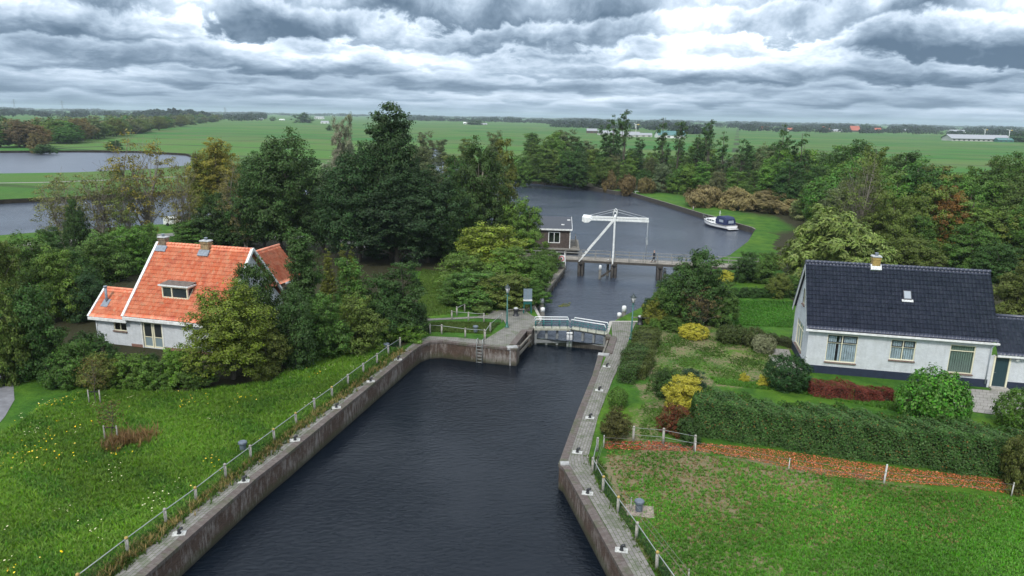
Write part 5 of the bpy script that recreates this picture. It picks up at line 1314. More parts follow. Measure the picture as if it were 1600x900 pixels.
# around the left house
for a in ((52, 480, 352, 104, 'mid', 'bigshrub', 'round mid green tree at far left behind the meadow'), (-4, 520, 335, 92, 'olive', 'oak', 'yellowish olive tree cut by the left edge of the picture'), (8, 600, 420, 76, 'olive', 'bigshrub', 'olive green tree low at the left edge'),
          (95, 500, 378, 90, 'green', 'bigshrub', 'soft green tree left of the orange-roofed house'), (60, 585, 430, 110, 'dark', 'bigshrub', 'dark green bushy tree by the asphalt path'), (118, 470, 380, 80, 'dark', 'bigshrub', 'dark tree behind the low annex, leftmost of the row'),
          (160, 440, 358, 84, 'mid', 'bigshrub', 'mid green tree behind the annex chimney pipe'), (205, 425, 345, 78, 'green', 'bigshrub', 'green tree left of the first chimney'), (232, 405, 345, 50, 'green', 'bigshrub', 'small green tree touching the roof verge'), (142, 500, 420, 70, 'black', 'bigshrub', 'blackish shrub in the shade beside the annex'),
          (300, 384, 340, 70, 'mid', 'bigshrub', 'green bush peeping above the orange ridge'), (85, 420, 350, 60, 'dark', 'bigshrub', 'dark tree by the light road at left')):
    T(a[5], a[0], a[1], a[2], a[3], a[4], a[6])
for a in ((118, 600, 520, 84, 'mid', 'mid green shrub at the left end of the border before the annex'), (160, 606, 545, 76, 'olive', 'yellowing olive shrub before the annex window'), (205, 600, 540, 84, 'green', 'green shrub below the low annex'), (245, 606, 552, 70, 'green', 'leafy green shrub before the glazed doors'),
          (282, 600, 530, 66, 'bright', 'bright green shrub right of the glazed doors'), (232, 585, 548, 50, 'dark', 'low dark shrub under the white wall'), (150, 570, 505, 70, 'dark', 'dark shrub touching the annex corner'), (310, 606, 560, 60, 'mid', 'low green shrub left of the yellow-green tree'),
          (88, 600, 545, 70, 'dark', 'low dark shrub between the bushy tree and the border')):
    T('shrub', *a, 'shrub')
T('oak', 365, 592, 430, 142, (.085, .150, .018), 'dense yellow-green tree standing before the orange-roofed house')
T('bigshrub', 400, 545, 397, 86, 'dark', 'dark green tree covering the right gable of the orange-roofed house')
T('bigshrub', 418, 586, 500, 72, 'olive', 'yellowish shrub at the right foot of the yellow-green tree')
T('tall', 478, 545, 350, 92, 'dark', 'tall grey-green tree right of the orange-roofed wing')
T('bigshrub', 460, 572, 440, 84, 'dark', 'dark bush below the white gable corner')
T('bigshrub', 505, 560, 450, 80, 'mid', 'green bush in the shrubbery right of the white gable')
for i, (x, yb, yt, w, lb) in enumerate(((515, 472, 385, 28, 'widest olive conifer column left of its two slimmer neighbours'), (538, 466, 380, 22, 'slim olive conifer column in the middle of three'), (552, 466, 383, 20, 'slimmest olive conifer column, right of three'))):
    T('thuja', x, yb, yt, w, (.075, .10, .018), lb, 'conifer', name='conifer')
T('alder', 548, 532, 392, 78, 'mid', 'pointed green tree between the conifer columns and the clearing')
T('bigshrub', 560, 548, 450, 86, 'olive', 'olive green bush in front of the pointed green tree')
T('alder', 630, 528, 398, 92, 'dark', 'dark green tree with ragged arms at the edge of the clearing')
T('bigshrub', 600, 532, 420, 70, 'dark', 'dark bush left of the ragged dark tree')
for a in ((478, 560, 505, 74, 'mid', 'low green shrub at the meadow edge, leftmost of the row'), (530, 545, 490, 80, 'olive', 'low yellowish shrub in the row along the meadow edge'), (585, 540, 492, 70, 'green', 'low fresh green shrub in the row along the meadow edge'),
          (632, 532, 488, 64, 'bright', 'low bright green shrub near the end of the left quay fence'), (656, 520, 470, 36, 'dark', 'dark shrub at the right end of the row by the quay')):
    T('shrub', *a, 'shrub')
# staked saplings in the meadow
for k_, (px, py, yt, lb) in enumerate(((150, 632, 560, 'thin young tree tied to two stakes near the border shrubs'), (176, 690, 628, 'nearly bare young tree with dry weeds round its stakes in the meadow'))):
    p = G(px, py); t = thing('sapling', lb, 'young tree', p)
    hh = height_at(px, py, yt); m_ = MB(); tp = limb(m_, (0, 0, 0), (.15, 0, hh), .04, .012, 5)
    for q in range(22):
        a = RNG.random() * 6.28; z_ = hh * RNG.uniform(.45, .95); l_ = RNG.uniform(.3, .9); limb(m_, (.08, 0, z_ * .92), (l_ * math.cos(a), l_ * math.sin(a), z_ + l_ * .5), .014, .006, 3)
    m_.build('trunk', BARK, t)
    n_ = 380; P = np.column_stack([NR.normal(0, .45, n_), NR.normal(0, .45, n_), hh * NR.uniform(.4, 1.02, n_)]); cr = leaf_mesh('crown', P, unit(n_), .11, LEAF, t); cr.color = (.09, .075, .03, 1)
    for s in (-.4, .4):
        m_ = MB(); m_.tube([(s, -.1, 0), (s, -.1, 1.15)], .045, 6); m_.build('stake', POSTM, t)
    m_ = MB(); m_.bar((-.4, -.1, 1.0), (.4, -.1, 1.0), .03, .08); m_.build('tie_strap', BLACK, t)

# ---- right of the canal
T('bigshrub', 1085, 505, 380, 100, 'dark', 'large dark green bush tree beside the canal hiding the end of the drawbridge')
T('bigshrub', 1052, 506, 428, 70, 'mid', 'green bush on the water side of the large dark bush tree')
T('bigshrub', 1125, 508, 432, 56, 'mid', 'green bush on the garden side of the large dark bush tree')
T('sparse', 1090, 512, 440, 70, 'brown', 'small grey-brown twiggy tree in front of the large dark bush tree', name='sparse_tree')
for a in ((1022, 508, 462, 44, (.11, .14, .02), 'yellow-green shrub at the water edge behind the right lamp post'), (1045, 515, 488, 40, 'mid', 'small round green shrub by the old garden gate post'), (1022, 520, 494, 26, 'green', 'small green shrub beside the capstan'), (1068, 515, 492, 30, 'dark', 'small dark shrub under the twiggy tree')):
    T('shrub', *a, 'shrub')
Tb = lambda *a, mt=None, **k: T('ball', *a, 'shrub', **k)
def setcrown(o, mt):
    for c in o.children:
        if 'crown' in c.name:
            c.data = c.data.copy(); c.data.materials.clear(); c.data.materials.append(mt)
    return o
setcrown(Tb(1083, 527, 507, 47, (.30, .32, .03), 'round bright yellow shrub on the garden lawn below the twiggy tree', name='yellow_shrub'), LEAF_Y)
Tb(1144, 534, 506, 52, (.045, .075, .025), 'rounded dark green shrub right of the bright yellow one'); Tb(1176, 540, 512, 40, (.05, .075, .03), 'smaller dark shrub between the rounded one and the variegated one')
Tb(1194, 550, 522, 38, (.17, .22, .14), 'pale variegated round shrub by the garden path')
Tb(1229, 606, 557, 72, (.018, .060, .020), 'large clipped dark green ball at the corner of the dark-roofed house')
setcrown(T('bigshrub', 1066, 642, 582, 66, (.30, .32, .04), 'yellow variegated bush at the left end of the tall hedge', 'shrub', name='yellow_shrub'), LEAF_Y)
setcrown(T('shrub', 1048, 676, 620, 54, (.085, .065, .03), 'reddish pink-tinged bush below the yellow variegated bush', 'shrub', name='red_shrub'), LEAF_R)
T('shrub', 1040, 622, 568, 52, 'dark', 'dark green bush behind the yellow variegated bush', 'shrub'); T('shrub', 1072, 606, 570, 60, 'blue', 'bluish dark bush joining the tall hedge', 'shrub'); T('shrub', 1078, 690, 645, 46, 'dark', 'dark low bush at the lower left corner of the tall hedge', 'shrub')
setcrown(T('shrub', 1193, 602, 583, 24, (.30, .32, .03), 'small yellow shrub behind the tall hedge beside the clipped ball', 'shrub', name='yellow_shrub'), LEAF_Y)
setcrown(T('shrub', 1163, 596, 580, 16, (.30, .32, .03), 'tiny yellow shrub behind the tall hedge', 'shrub', name='yellow_shrub'), LEAF_Y)
lau = T('ball', 1453, 662, 573, 108, (.048, .165, .020), 'big glossy bright green laurel in front of the dark-roofed house', 'shrub', name='laurel'); 
T('ball', 1592, 668, 612, 76, (.055, .14, .02), 'bright green bush by the terrace at the right edge', 'shrub'); T('shrub', 1592, 765, 660, 60, (.075, .10, .03), 'loose olive green bush at the right end of the hedge', 'shrub')
T('ball', 965, 634, 604, 34, 'green', 'fresh green round shrub beside the right quay', 'shrub'); T('shrub', 962, 685, 630, 58, (.06, .065, .025), 'brownish green bush between right quay and garden grass', 'shrub')
T('shrub', 1430, 640, 612, 60, (.05, .05, .02), 'low dark brown-green shrub beside the red hedge', 'shrub')
# behind the garden
for a in ((1166, 440, 388, 50, 'dark', 'dark bush on the canal bank left of the big pale willow'), (1196, 442, 390, 48, 'mid', 'green bush next to the big pale willow'), (1216, 464, 424, 40, 'olive', 'yellowish shrub below the big pale willow'), (1236, 462, 426, 30, 'mid', 'small green shrub left of the dark-roofed house')):
    T('bigshrub', *a, 'shrub')
setcrown(T('shrub', 1131, 440, 417, 32, (.25, .30, .04), 'yellow-green shrub on the canal bank behind the large dark bush tree', 'shrub', name='yellow_shrub'), LEAF_Y)
for x in range(1130, 1246, 16): T('shrub', x, 464, 447 - (x % 3), 26, 'dark', 'low dark shrub in the hedge row behind the green lawn', 'shrub', 'low hedge shrubs behind the green lawn')
T('willow', 1294, 440, 318, 158, (.12, .19, .06), 'big pale green willow behind the dark-roofed house', name='willow')
T('willow', 1275, 345, 293, 70, (.19, .24, .12), 'grey-green willow behind the big pale willow', name='willow')
for a in ((1098, 322, 284, 62, 'willow clump, leftmost of the three windswept brown ones behind the boat'), (1150, 326, 288, 66, 'willow clump, middle one of the three windswept brown ones behind the boat'), (1205, 332, 292, 74, 'willow clump, rightmost of the three windswept brown ones behind the boat')):
    T('brushwillow', a[0], a[1], a[2], a[3], (.19, .165, .095), 'grey-brown ' + a[4], 'shrub', name='willow_shrub')
for a in ((952, 296, 262, 26, 'leftmost small brown willow on the far bank'), (980, 300, 268, 32, 'small brown willow left of the pale bench'), (1045, 300, 278, 36, 'small brown willow right of the pale bench'), (1010, 302, 272, 28, 'small greenish willow above the pale bench')):
    T('brushwillow', *a[:4], (.12, .105, .055), a[4], 'shrub', name='willow_shrub')

GR1 = 'dark green trees lining the far side of the canal'
def base_line(x):   # pixel y where the row stands
    ks = [(815, 287), (900, 291), (1000, 297), (1100, 305), (1200, 322), (1260, 345), (1320, 380), (1400, 400), (1500, 410), (1660, 430)]
    for (a, c), (d, e) in zip(ks, ks[1:]):
        if x <= d: return c + (e - c) * (x - a) / (d - a)
    return 430
def top_line(x):
    ks = [(815, 215), (845, 205), (880, 205), (905, 215), (935, 232), (1000, 238), (1060, 240), (1085, 215), (1100, 222), (1125, 250), (1160, 240), (1180, 225), (1240, 220), (1262, 250), (1290, 232), (1330, 215), (1350, 232), (1430, 240), (1480, 262), (1520, 258), (1560, 240), (1600, 262), (1660, 262)]
    for (a, c), (d, e) in zip(ks, ks[1:]):
        if x <= d: return c + (e - c) * (x - a) / (d - a)
    return 262
x = 822
i = 0
while x < 1640:
    for row in range(3):
        xx = x + RNG.uniform(-9, 9) + row * 7; yb = base_line(xx) - row * (9 + (xx - 800) * .016); 
        f = (.38, .18, 0)[row]; yt = top_line(xx) - 6; yt = yt + (yb - yt) * f * RNG.uniform(.6, 1.15) + RNG.uniform(-4, 5)
        c = RNG.choice(['dark', 'mid', 'mid', 'green', 'olive', 'greyg', 'dark', 'brown' if row == 0 and RNG.random() < .5 else 'mid', 'green'])
        if yb - yt < 12: continue
        T(RNG.choice(['alder', 'alder', 'bigshrub', 'oak']), xx, yb, yt, max(26, (yb - yt) * RNG.uniform(.65, .95)), tuple(q * 1.1 for q in COL[c]), 'bushy tree in the long belt between the canal and the right-hand meadows', 'tree', GR1, jitter=.15)
    x += 21 + (x - 800) * .016; i += 1
for (xx, yt, lb) in ((955, 176, 'slim ragged poplar left of the tallest poplar in the belt'), (973, 167, 'tallest slim poplar rising over the horizon from the canal belt'), (1032, 181, 'thin leaning poplar above the green-roofed shed'), (1058, 185, 'thin poplar just right of the green-roofed shed'), (945, 184, 'short ragged poplar left of the tallest slim poplars'),
                     (1103, 183, 'forked slim poplar above the three brown willows'), (1126, 203, 'narrow poplar against the green field'), (1155, 214, 'low narrow poplar against the green field'), (1212, 190, 'narrow poplar in front of the red farm roofs'), (995, 212, 'narrow bush-like poplar in front of the farm'), (1085, 208, 'narrow poplar left of the forked one'), (830, 205, 'narrow tree at the left end of the canal belt'), (1240, 205, 'broad-topped poplar right of the red farm roofs')):
    T('leader', xx, base_line(xx) - 12, yt, 24 if xx != 1240 else 34, 'dark', lb, name='poplar')
T('oak', 1467, 405, 284, 84, 'rust', 'orange-tinted autumn tree behind the dark-roofed house')
T('oak', 1553, 380, 232, 92, 'mid', 'tall round green tree at the right above the meadows')
T('oak', 1385, 412, 292, 84, 'olive', 'olive green tree right of the big pale willow'); T('sparse', 1335, 405, 222, 105, 'olive', 'pale-stemmed half-bare birch rising from the belt', name='birch')
T('alder', 1345, 395, 215, 66, 'olive', 'tall brownish tree just behind the half-bare birch')
T('bigshrub', 1588, 500, 402, 90, 'olive', 'olive tree at the right edge behind the annex'); T('bigshrub', 1595, 420, 310, 60, 'grey', 'greyish willow at the right edge'); T('alder', 1430, 415, 330, 60, 'mid', 'green tree left of the autumn tree'); T('bigshrub', 1510, 425, 340, 80, 'mid', 'green tree right of the autumn tree, above the roof')
T('bigshrub', 1345, 425, 370, 70, 'mid', 'green bush against the ridge of the dark roof'); T('bigshrub', 1420, 430, 365, 80, 'olive', 'olive bush above the dark ridge'); T('bigshrub', 1555, 440, 372, 70, 'dark', 'dark bush above the right end of the dark ridge')

# ---- hedges: leafy boxes along a line
LEAF_H = mat_leaf('leaf_with_dead_ones', accent=(.19, .11, .03), acc=.03)
def hedge(line, width, h, size, n, col, label, name='hedge', mt=LEAF, rough=.14, part='foliage'):
    t = thing(name, label, 'hedge', (0, 0, 0)); seg = []; A = [Vector((p[0], p[1], 0)) for p in line]
    Ls = [(c - a).length for a, c in zip(A, A[1:])]; tot = sum(Ls)
    P = np.zeros((n, 3)); N = np.zeros((n, 3)); rn = NR.random(n)
    s_ = NR.random(n) * tot; per = h * 2 + width; q = NR.random(n) * per
    for i in range(n):
        s = s_[i]; k_ = 0
        while k_ < len(Ls) - 1 and s > Ls[k_]: s -= Ls[k_]; k_ += 1
        a, c = A[k_], A[k_ + 1]; d = (c - a).normalized(); o = a + d * s; nn = Vector((d.y, -d.x, 0))
        e = min(1, s_[i] / .9, (tot - s_[i]) / .9) ** .5 * .5 + .5
        bump = .10 * math.sin(s_[i] * 2.1 + q[i]) + .09 * math.sin(s_[i] * 5.3 + q[i] * 3) + .12 * math.sin(s_[i] * .9)
        v = q[i]; w2 = width / 2 * e + bump; hh = h * (.9 + .1 * e) + bump
        if v < h: p = o + nn * w2 + Z * v * hh / h; nr = nn
        elif v < h + width: f = (v - h) / width * 2 - 1; p = o - nn * f * w2 + Z * (hh - .10 * f * f); nr = Z
        else: p = o - nn * w2 + Z * (v - h - width) * hh / h; nr = -nn
        edge_ = max(0, p.z / hh - .85) if abs(nr.z) < .5 else 0
        p = p - nr * abs(RNG.gauss(0, rough)) - nn * (nr.dot(nn)) * edge_ * .8
        P[i] = p; N[i] = nr + Z * .4
    for sgn, o in ((-1, A[0]), (1, A[-1])):
        d = (A[1] - A[0]).normalized() if sgn < 0 else (A[-1] - A[-2]).normalized(); nn = Vector((d.y, -d.x, 0)); m2 = int(n * .06)
        sel = NR.choice(n, m2, replace=False)
        for i in sel: P[i] = o + nn * RNG.uniform(-.5, .5) * width * .8 + Z * RNG.random() * h * .93 + d * sgn * RNG.uniform(-.15, .12); N[i] = d * sgn + Z * .3
    N += unit(n) * .65; N /= np.linalg.norm(N, axis=1, keepdims=True)
    cl = np.sin(P[:, 0] * 2.3) * np.sin(P[:, 1] * 2.9 + P[:, 2] * 3.1); rn = np.clip(rn * .7 + .15 + cl * .15, 0, 1)
    o = leaf_mesh(part, P, N, size, mt, t, rnd=rn); o.color = (*col, 1)
    m_ = MB()
    for a, c in zip(A, A[1:]): d_ = (c - a).normalized() * .25; m_.bar(a + d_ + Z * h * .33, c - d_ + Z * h * .33, width * .4, h * .6)
    m_.build('dark_core_box', mat('hedge_core', (.02, .025, .012), .95) if 'hedge_core' not in bpy.data.materials else bpy.data.materials['hedge_core'], t)  # added solid dark box fills the hedge, its inner shade put into the colour
    return t
hb = [G(1082, 668), G(1200, 688), G(1378, 712), G(1560, 735), G(1680, 748)]
hedge(hb, 2.5, 2.5, .115, 98000, (.040, .105, .032), 'tall dark green clipped hedge running along the lawn in front of the dark-roofed house', rough=.28, mt=LEAF_H)
hedge([G(1012, 528), G(1002, 556), G(990, 592)], 2.3, 1.2, .10, 26000, (.060, .090, .028), 'waist-high green hedge beside the right quay behind the lamp post', rough=.30)
hedge([G(996, 560), G(978, 600)], 1.9, 1.45, .10, 9000, (.036, .085, .026), 'rounder darker end of the quay hedge nearest the basin bend', rough=.34)
hedge([G(1264, 614), G(1330, 622), G(1392, 626)], 1.3, 1.0, .08, 16000, (.115, .028, .025), 'low reddish purple hedge below the windows of the dark-roofed house', rough=.12)
hedge([G(1196, 532), G(1246, 545)], 1.0, .7, .09, 4500, (.035, .05, .022), 'low dark hedge at the end of the garden path', rough=.1)

# ------------------------------------------------------------------ fallen leaves, grass, flowers
def scatter(n, polypx, minz=0.0, z=True):
    poly = [tuple(G(*q)[:2]) for q in polypx]; A = np.array(poly); lo, hi = A.min(0), A.max(0); out = []
    while len(out) < n:
        c = NR.uniform(lo, hi, (n, 2))
        out += [tuple(q) for q in c if inside(q[0], q[1], poly)]
    return np.array(out[:n])
q = scatter(7500, ((1075, 690), (1200, 702), (1380, 728), (1570, 750), (1600, 775), (1500, 762), (1380, 752), (1290, 745), (1190, 722), (1085, 704)))
P = np.column_stack([q, NR.uniform(.015, .05, len(q))]); N = unit(len(q)) * .35 + np.array([0, 0, 1])
o = leaf_mesh('fallen_leaves', P, N / np.linalg.norm(N, axis=1, keepdims=True), .095, mat_leaf('dry_leaf', 0, .8, .7), None); o.color = (.27, .095, .045, 1); tag(o, 'orange brown fallen leaves lying under the front of the tall hedge', 'fallen leaves', kind='stuff')
q = scatter(900, ((945, 690), (1030, 690), (1085, 698), (1080, 706), (945, 702)))
P = np.column_stack([q, NR.uniform(.015, .05, len(q))])
o = leaf_mesh('fallen_leaves', P, np.tile([0, 0, 1.], (len(q), 1)) + unit(len(q)) * .2, .13, bpy.data.materials['dry_leaf'], None); o.color = (.20, .06, .035, 1); tag(o, 'reddish fallen leaves strewn under the garden rail fence', 'fallen leaves', kind='stuff')

GRASS = mat_leaf('grass_blade', .25, .6, .62)
def grass(name, q, h, wd, blades, col, label, cat='grass', dry=.0, lean=.45, z0=0.0, mt=GRASS):
    n = len(q) * blades; base = np.repeat(q, blades, 0) + NR.normal(0, wd * 1.6, (n, 2)); a = NR.random(n) * 6.283
    zz = np.array([zland(x, y) for x, y in q]).repeat(blades) + z0
    hh = h * NR.uniform(.5, 1.3, n) * np.repeat(NR.uniform(.6, 1.35, len(q)), blades); ln = hh * NR.uniform(.1, lean, n) * 1.6
    dx, dy = np.cos(a), np.sin(a); wv = wd * NR.uniform(.6, 1.2, n)
    b0 = np.column_stack([base[:, 0] - dy * wv, base[:, 1] + dx * wv, zz - .02]); b1 = np.column_stack([base[:, 0] + dy * wv, base[:, 1] - dx * wv, zz - .02])
    m0 = np.column_stack([base[:, 0] + dx * ln * .35 + dy * wv * .8, base[:, 1] + dy * ln * .35 - dx * wv * .8, zz + hh * .6]); m1 = np.column_stack([base[:, 0] + dx * ln * .35 - dy * wv * .8, base[:, 1] + dy * ln * .35 + dx * wv * .8, zz + hh * .6])
    tp = np.column_stack([base[:, 0] + dx * ln, base[:, 1] + dy * ln, zz + hh])
    V = np.stack([b0, b1, m0, m1, tp], 1).reshape(-1, 3); i = np.arange(n) * 5
    F1 = np.column_stack([i, i + 1, i + 2, i + 3]); F2 = np.column_stack([i + 3, i + 2, i + 4, i + 4])
    # tips as degenerate-free quads: use a tiny fourth vertex
    V2 = np.concatenate([V, tp + np.array([.004, .004, 0])]); F2 = np.column_stack([i + 3, i + 2, i + 4, n * 5 + np.arange(n)])
    patch = .5 + .25 * np.sin(q[:, 0] * .55 + 1.7 * np.sin(q[:, 1] * .31)) + .25 * np.sin(q[:, 1] * .6 + 1.5 * np.sin(q[:, 0] * .27 + 1))
    rn = np.clip(np.repeat(NR.random(len(q)) * .35 + patch * .4, blades) + NR.random(n) * .3, 0, 1)
    o = np_mesh(name, V2, np.concatenate([F1, F2]), mt, None, {'rnd': ('FACE', 'FLOAT', np.concatenate([rn, rn]))})
    o.color = (*col, 1); tag(o, label, cat, kind='stuff'); return o
MEAD = ((130, 925), (200, 868), (260, 822), (353, 750), (429, 692), (492, 644), (568, 586), (622, 545), (560, 548), (470, 565), (420, 600), (300, 615), (130, 612), (60, 640), (-60, 720), (-120, 925))
q = scatter(40000, MEAD)
# patchiness: keep fewer tufts in thin spots
f = np.sin(q[:, 0] * .9 + np.sin(q[:, 1] * .7) * 2) * np.sin(q[:, 1] * .8 + 1.3) + NR.normal(0, .5, len(q))
qa, qb = q[f > -.25], q[f <= -.25]
grass('meadow_grass', qa, .23, .022, 9, (.090, .215, .018), 'long lush green grass covering the meadow left of the basin', lean=.9)
grass('meadow_grass', qb, .20, .026, 7, (.055, .165, .017), 'darker low herbs growing in patches of the left meadow', lean=.9)
q = scatter(520, MEAD); q = q[(np.sin(q[:, 0] * .35 + 2) + np.sin(q[:, 1] * .3 + q[:, 0] * .2)) > -.2]
cl = np.concatenate([scatter(9, ((-60, 650), (90, 610), (110, 700), (60, 860), (-60, 880))).repeat(18, 0) + NR.normal(0, .8, (9 * 18, 2)), scatter(9, MEAD).repeat(8, 0) + NR.normal(0, .5, (72, 2)), q[:25]])
cl = cl[[inside(x, y, [tuple(G(*p)[:2]) for p in MEAD]) for x, y in cl]]
P = np.column_stack([cl, NR.uniform(.25, .5, len(cl))]); N = np.tile([0, -.3, 1.], (len(P), 1)) + unit(len(P)) * .4
o = leaf_mesh('yellow_wildflowers', P, N / np.linalg.norm(N, axis=1, keepdims=True), .10, GRASS, None); o.color = (.62, .48, .02, 1); tag(o, 'small yellow wildflowers scattered in clusters over the left meadow', 'flowers', kind='stuff')
cl = np.concatenate([scatter(30, MEAD).repeat(5, 0) + NR.normal(0, .3, (150, 2))]); P = np.column_stack([cl, NR.uniform(.2, .45, len(cl))])
o = leaf_mesh('white_wildflowers', P, np.tile([0, 0, 1.], (len(P), 1)), .09, GRASS, None); o.color = (.6, .62, .55, 1); tag(o, 'tiny white wildflowers dotted through the left meadow', 'flowers', kind='stuff')
def along(line, n, sp):
    A = np.array([tuple(G(*p)[:2]) for p in line]); out = []
    for i in range(n):
        k_ = RNG.randrange(len(A) - 1); t = RNG.random(); out.append(A[k_] * (1 - t) + A[k_ + 1] * t + np.array([RNG.gauss(0, sp), RNG.gauss(0, sp)]))
    return np.array(out)
FLN = ((135, 922), (208, 866), (268, 820), (361, 750), (437, 692), (500, 645), (576, 588), (628, 548))
grass('dry_grass', along(FLN, 650, .24), .30, .018, 8, (.20, .175, .085), 'dry straw-coloured grass along the foot of the left quay fence', lean=.7)
grass('verge_grass', along(FLN, 1500, .25), .22, .028, 6, (.045, .10, .02), 'green weeds along the foot of the left quay fence')
grass('verge_grass', along(((928, 716), (942, 755), (978, 812), (1040, 905)), 700, .2), .16, .028, 6, (.05, .105, .02), 'green weeds between the right quay paving and its fence')
grass('dry_weeds', along(((172, 700), (215, 690), (180, 695), (240, 685)), 160, .5), .6, .022, 8, (.15, .10, .055), 'brown dry weeds round the near staked sapling', lean=.7)
LAWN = ((945, 704), (1085, 707), (1200, 728), (1380, 757), (1600, 782), (1720, 1000), (1090, 1000), (985, 810))
q = scatter(30000, LAWN)
f = .7 * np.sin(q[:, 0] * 1.1 + np.sin(q[:, 1] * 1.3) * 1.5) * np.sin(q[:, 1] * 1.2 + .5) + NR.normal(0, .80, len(q)) - .50 * np.clip((q[:, 1] - 35) / 4, -1, 1) + .30 * (q[:, 0] - 12) / 8
grass('lawn_grass', q[f > .0], .11, .022, 8, (.055, .200, .016), 'short bright green tufts of the worn lawn right of the basin', lean=.8)
grass('dry_grass', scatter(5000, LAWN[:5] + ((1500, 850), (1000, 850))), .07, .02, 6, (.20, .165, .09), 'short straw-coloured stubble in the worn parts of the right lawn', lean=.9)
q = scatter(9000, ((1035, 520), (1110, 525), (1230, 560), (1195, 600), (1100, 590), (1040, 640), (1035, 690), (1000, 690), (1000, 640), (1025, 560)))
f = np.sin(q[:, 0] * 1.3) * np.sin(q[:, 1] * 1.1) + NR.normal(0, .4, len(q))
grass('garden_grass', q[f > .1], .09, .032, 5, (.045, .11, .018), 'thin short grass of the front garden lawn', lean=.8)
q = scatter(5200, ((1142, 470), (1240, 472), (1238, 512), (1150, 508))); grass('lawn_grass', q, .14, .04, 6, (.035, .14, .014), 'lush green grass of the back lawn left of the dark-roofed house', lean=.7)
q = scatter(3500, ((672, 505), (700, 503), (780, 505), (765, 522), (670, 518))); grass('lawn_grass', q, .12, .035, 5, (.055, .105, .022), 'thin grass on the small fenced lawn near the lock head', lean=.8)
q = scatter(5000, ((660, 420), (690, 425), (700, 470), (712, 490), (660, 495), (650, 450))); grass('clearing_grass', q, .10, .04, 5, (.060, .125, .022), 'mown yellowish grass of the clearing left of the bramble mound', lean=.8)
q = scatter(7000, ((1110, 590), (1245, 606), (1395, 628), (1440, 640), (1520, 660), (1500, 668), (1390, 640), (1250, 615), (1120, 600))); grass('garden_grass', q, .10, .03, 5, (.05, .16, .018), 'green grass strip between the tall hedge and the dark-roofed house', lean=.8)
# reeds by the lake
q = along(((-60, 239), (60, 239), (170, 238), (260, 240), (300, 246)), 2600, 1.6); q = q[[not inside(x, y, LAKE) for x, y in q]]
grass('reeds', q, 2.2, .16, 6, (.095, .10, .045), 'brownish green reeds along the far shore of the lake', 'reeds', lean=.3)
# mooring marks on the basin wall tops and small lily patch
q = scatter(45, ((876, 462), (892, 460), (890, 466), (872, 467))); P = np.column_stack([q, np.full(len(q), ZU + .012)])
o = leaf_mesh('water_lilies', P, np.tile([0, 0, 1.], (len(q), 1)), .3, LEAF, None); o.color = (.10, .13, .03, 1); tag(o, 'small patch of yellow-green lily pads floating between the gates and the drawbridge', 'water lilies', kind='stuff')

# ------------------------------------------------------------------ the distance
GW = 'trees of the wood beyond the lake'
for i in range(200):
    xx = RNG.uniform(-30, 345); f = RNG.random()
    yf = 231 - max(0, xx - 60) * .145 if xx > 60 else 231          # near edge of the wood, in pixels
    yb = yf - f ** 1.3 * (yf - 183) * .75
    p = G(xx, yb); hgt = RNG.uniform(9, 15) * (1 if f < .5 else 1.1)
    d = mpp(xx, yb); c = RNG.choice(['olive', 'greyg', 'brown', 'mid', 'dark', 'olive', 'greyg'])
    vs = PROTOS['oak'] if f < .18 else PROTOS['fartree']; pr = vs[i % 3]
    col_ = tuple(q * RNG.uniform(.85, 1.2) for q in COL[c])
    r = dup(pr, (p.x, p.y, 0), RNG.random() * 6.28, 'rounded tree in the wood beyond the lake at the left', GW, (RNG.uniform(13, 21) / pr['W'],) * 2 + (hgt / pr['H'],), col_); r.name = 'tree'; r['category'] = 'tree'
T('shrub', 72, 238, 222, 34, 'dark', 'dark low bush on the lake shore', 'shrub'); T('bigshrub', 180, 234, 218, 28, 'dark', 'dark lone bush on the meadow behind the lake', 'shrub'); T('shrub', 58, 236, 203, 30, 'brown', 'brownish bush beside a white post on the lake shore', 'shrub')

def wood(name, specs, label, col):
    """one mass of distant crowns: list of (x, y, height, width)"""
    Ps, Ns, Rs = [], [], []
    for (x_, y_, h_, w_) in specs:
        n = 70; u_ = unit(n); u_[:, 2] = np.abs(u_[:, 2]) * .9 + .02; jit = NR.uniform(.75, 1.05, (n, 1))
        Ps.append(np.array([x_, y_, h_ * .12]) + u_ * jit * np.array([w_ / 2, w_ / 2, h_ * .88])); Ns.append(u_ + unit(n) * .5); Rs.append(np.clip(NR.random(n) * .5 + RNG.random() * .5, 0, 1))
    P = np.concatenate(Ps); N = np.concatenate(Ns); N /= np.linalg.norm(N, axis=1, keepdims=True)
    sz = np.concatenate([np.full(70, s[2] * .42) for s in specs])
    o = leaf_mesh(name, P, N, sz, LEAF, None, rnd=np.concatenate(Rs)); o.color = (*col, 1); tag(o, label, 'wood', kind='stuff')
def band(x0, x1, d0, d1, n, h, w, clump=.5):
    out = []
    for i in range(n):
        px = RNG.uniform(x0, x1); d = RNG.uniform(d0, d1); dr = ray(px, 300); s = d / dr.y
        out.append((dr.x * s, d, RNG.uniform(.6, 1.15) * h * (1 + clump * .4 * math.sin(px * .05)), RNG.uniform(.7, 1.4) * w))
    return out
FARC = (.016, .032, .021)
wood('distant_woods', band(-60, 1660, 4200, 6500, 900, 15, 60), 'unbroken dark line of woods along the horizon', FARC)
wood('distant_woods', band(-60, 420, 1500, 3200, 260, 13, 26) + band(640, 860, 2300, 2900, 120, 13, 26), 'scattered hedgerow trees in front of the horizon at the left and centre', FARC)
wood('distant_woods', band(820, 1660, 1900, 3300, 420, 13, 26), 'scattered hedgerow trees and farm groves before the horizon at the right', FARC)
wood('distant_woods', band(1150, 1660, 1350, 1900, 150, 10, 20), 'farm groves standing between the meadows and the right horizon', FARC)
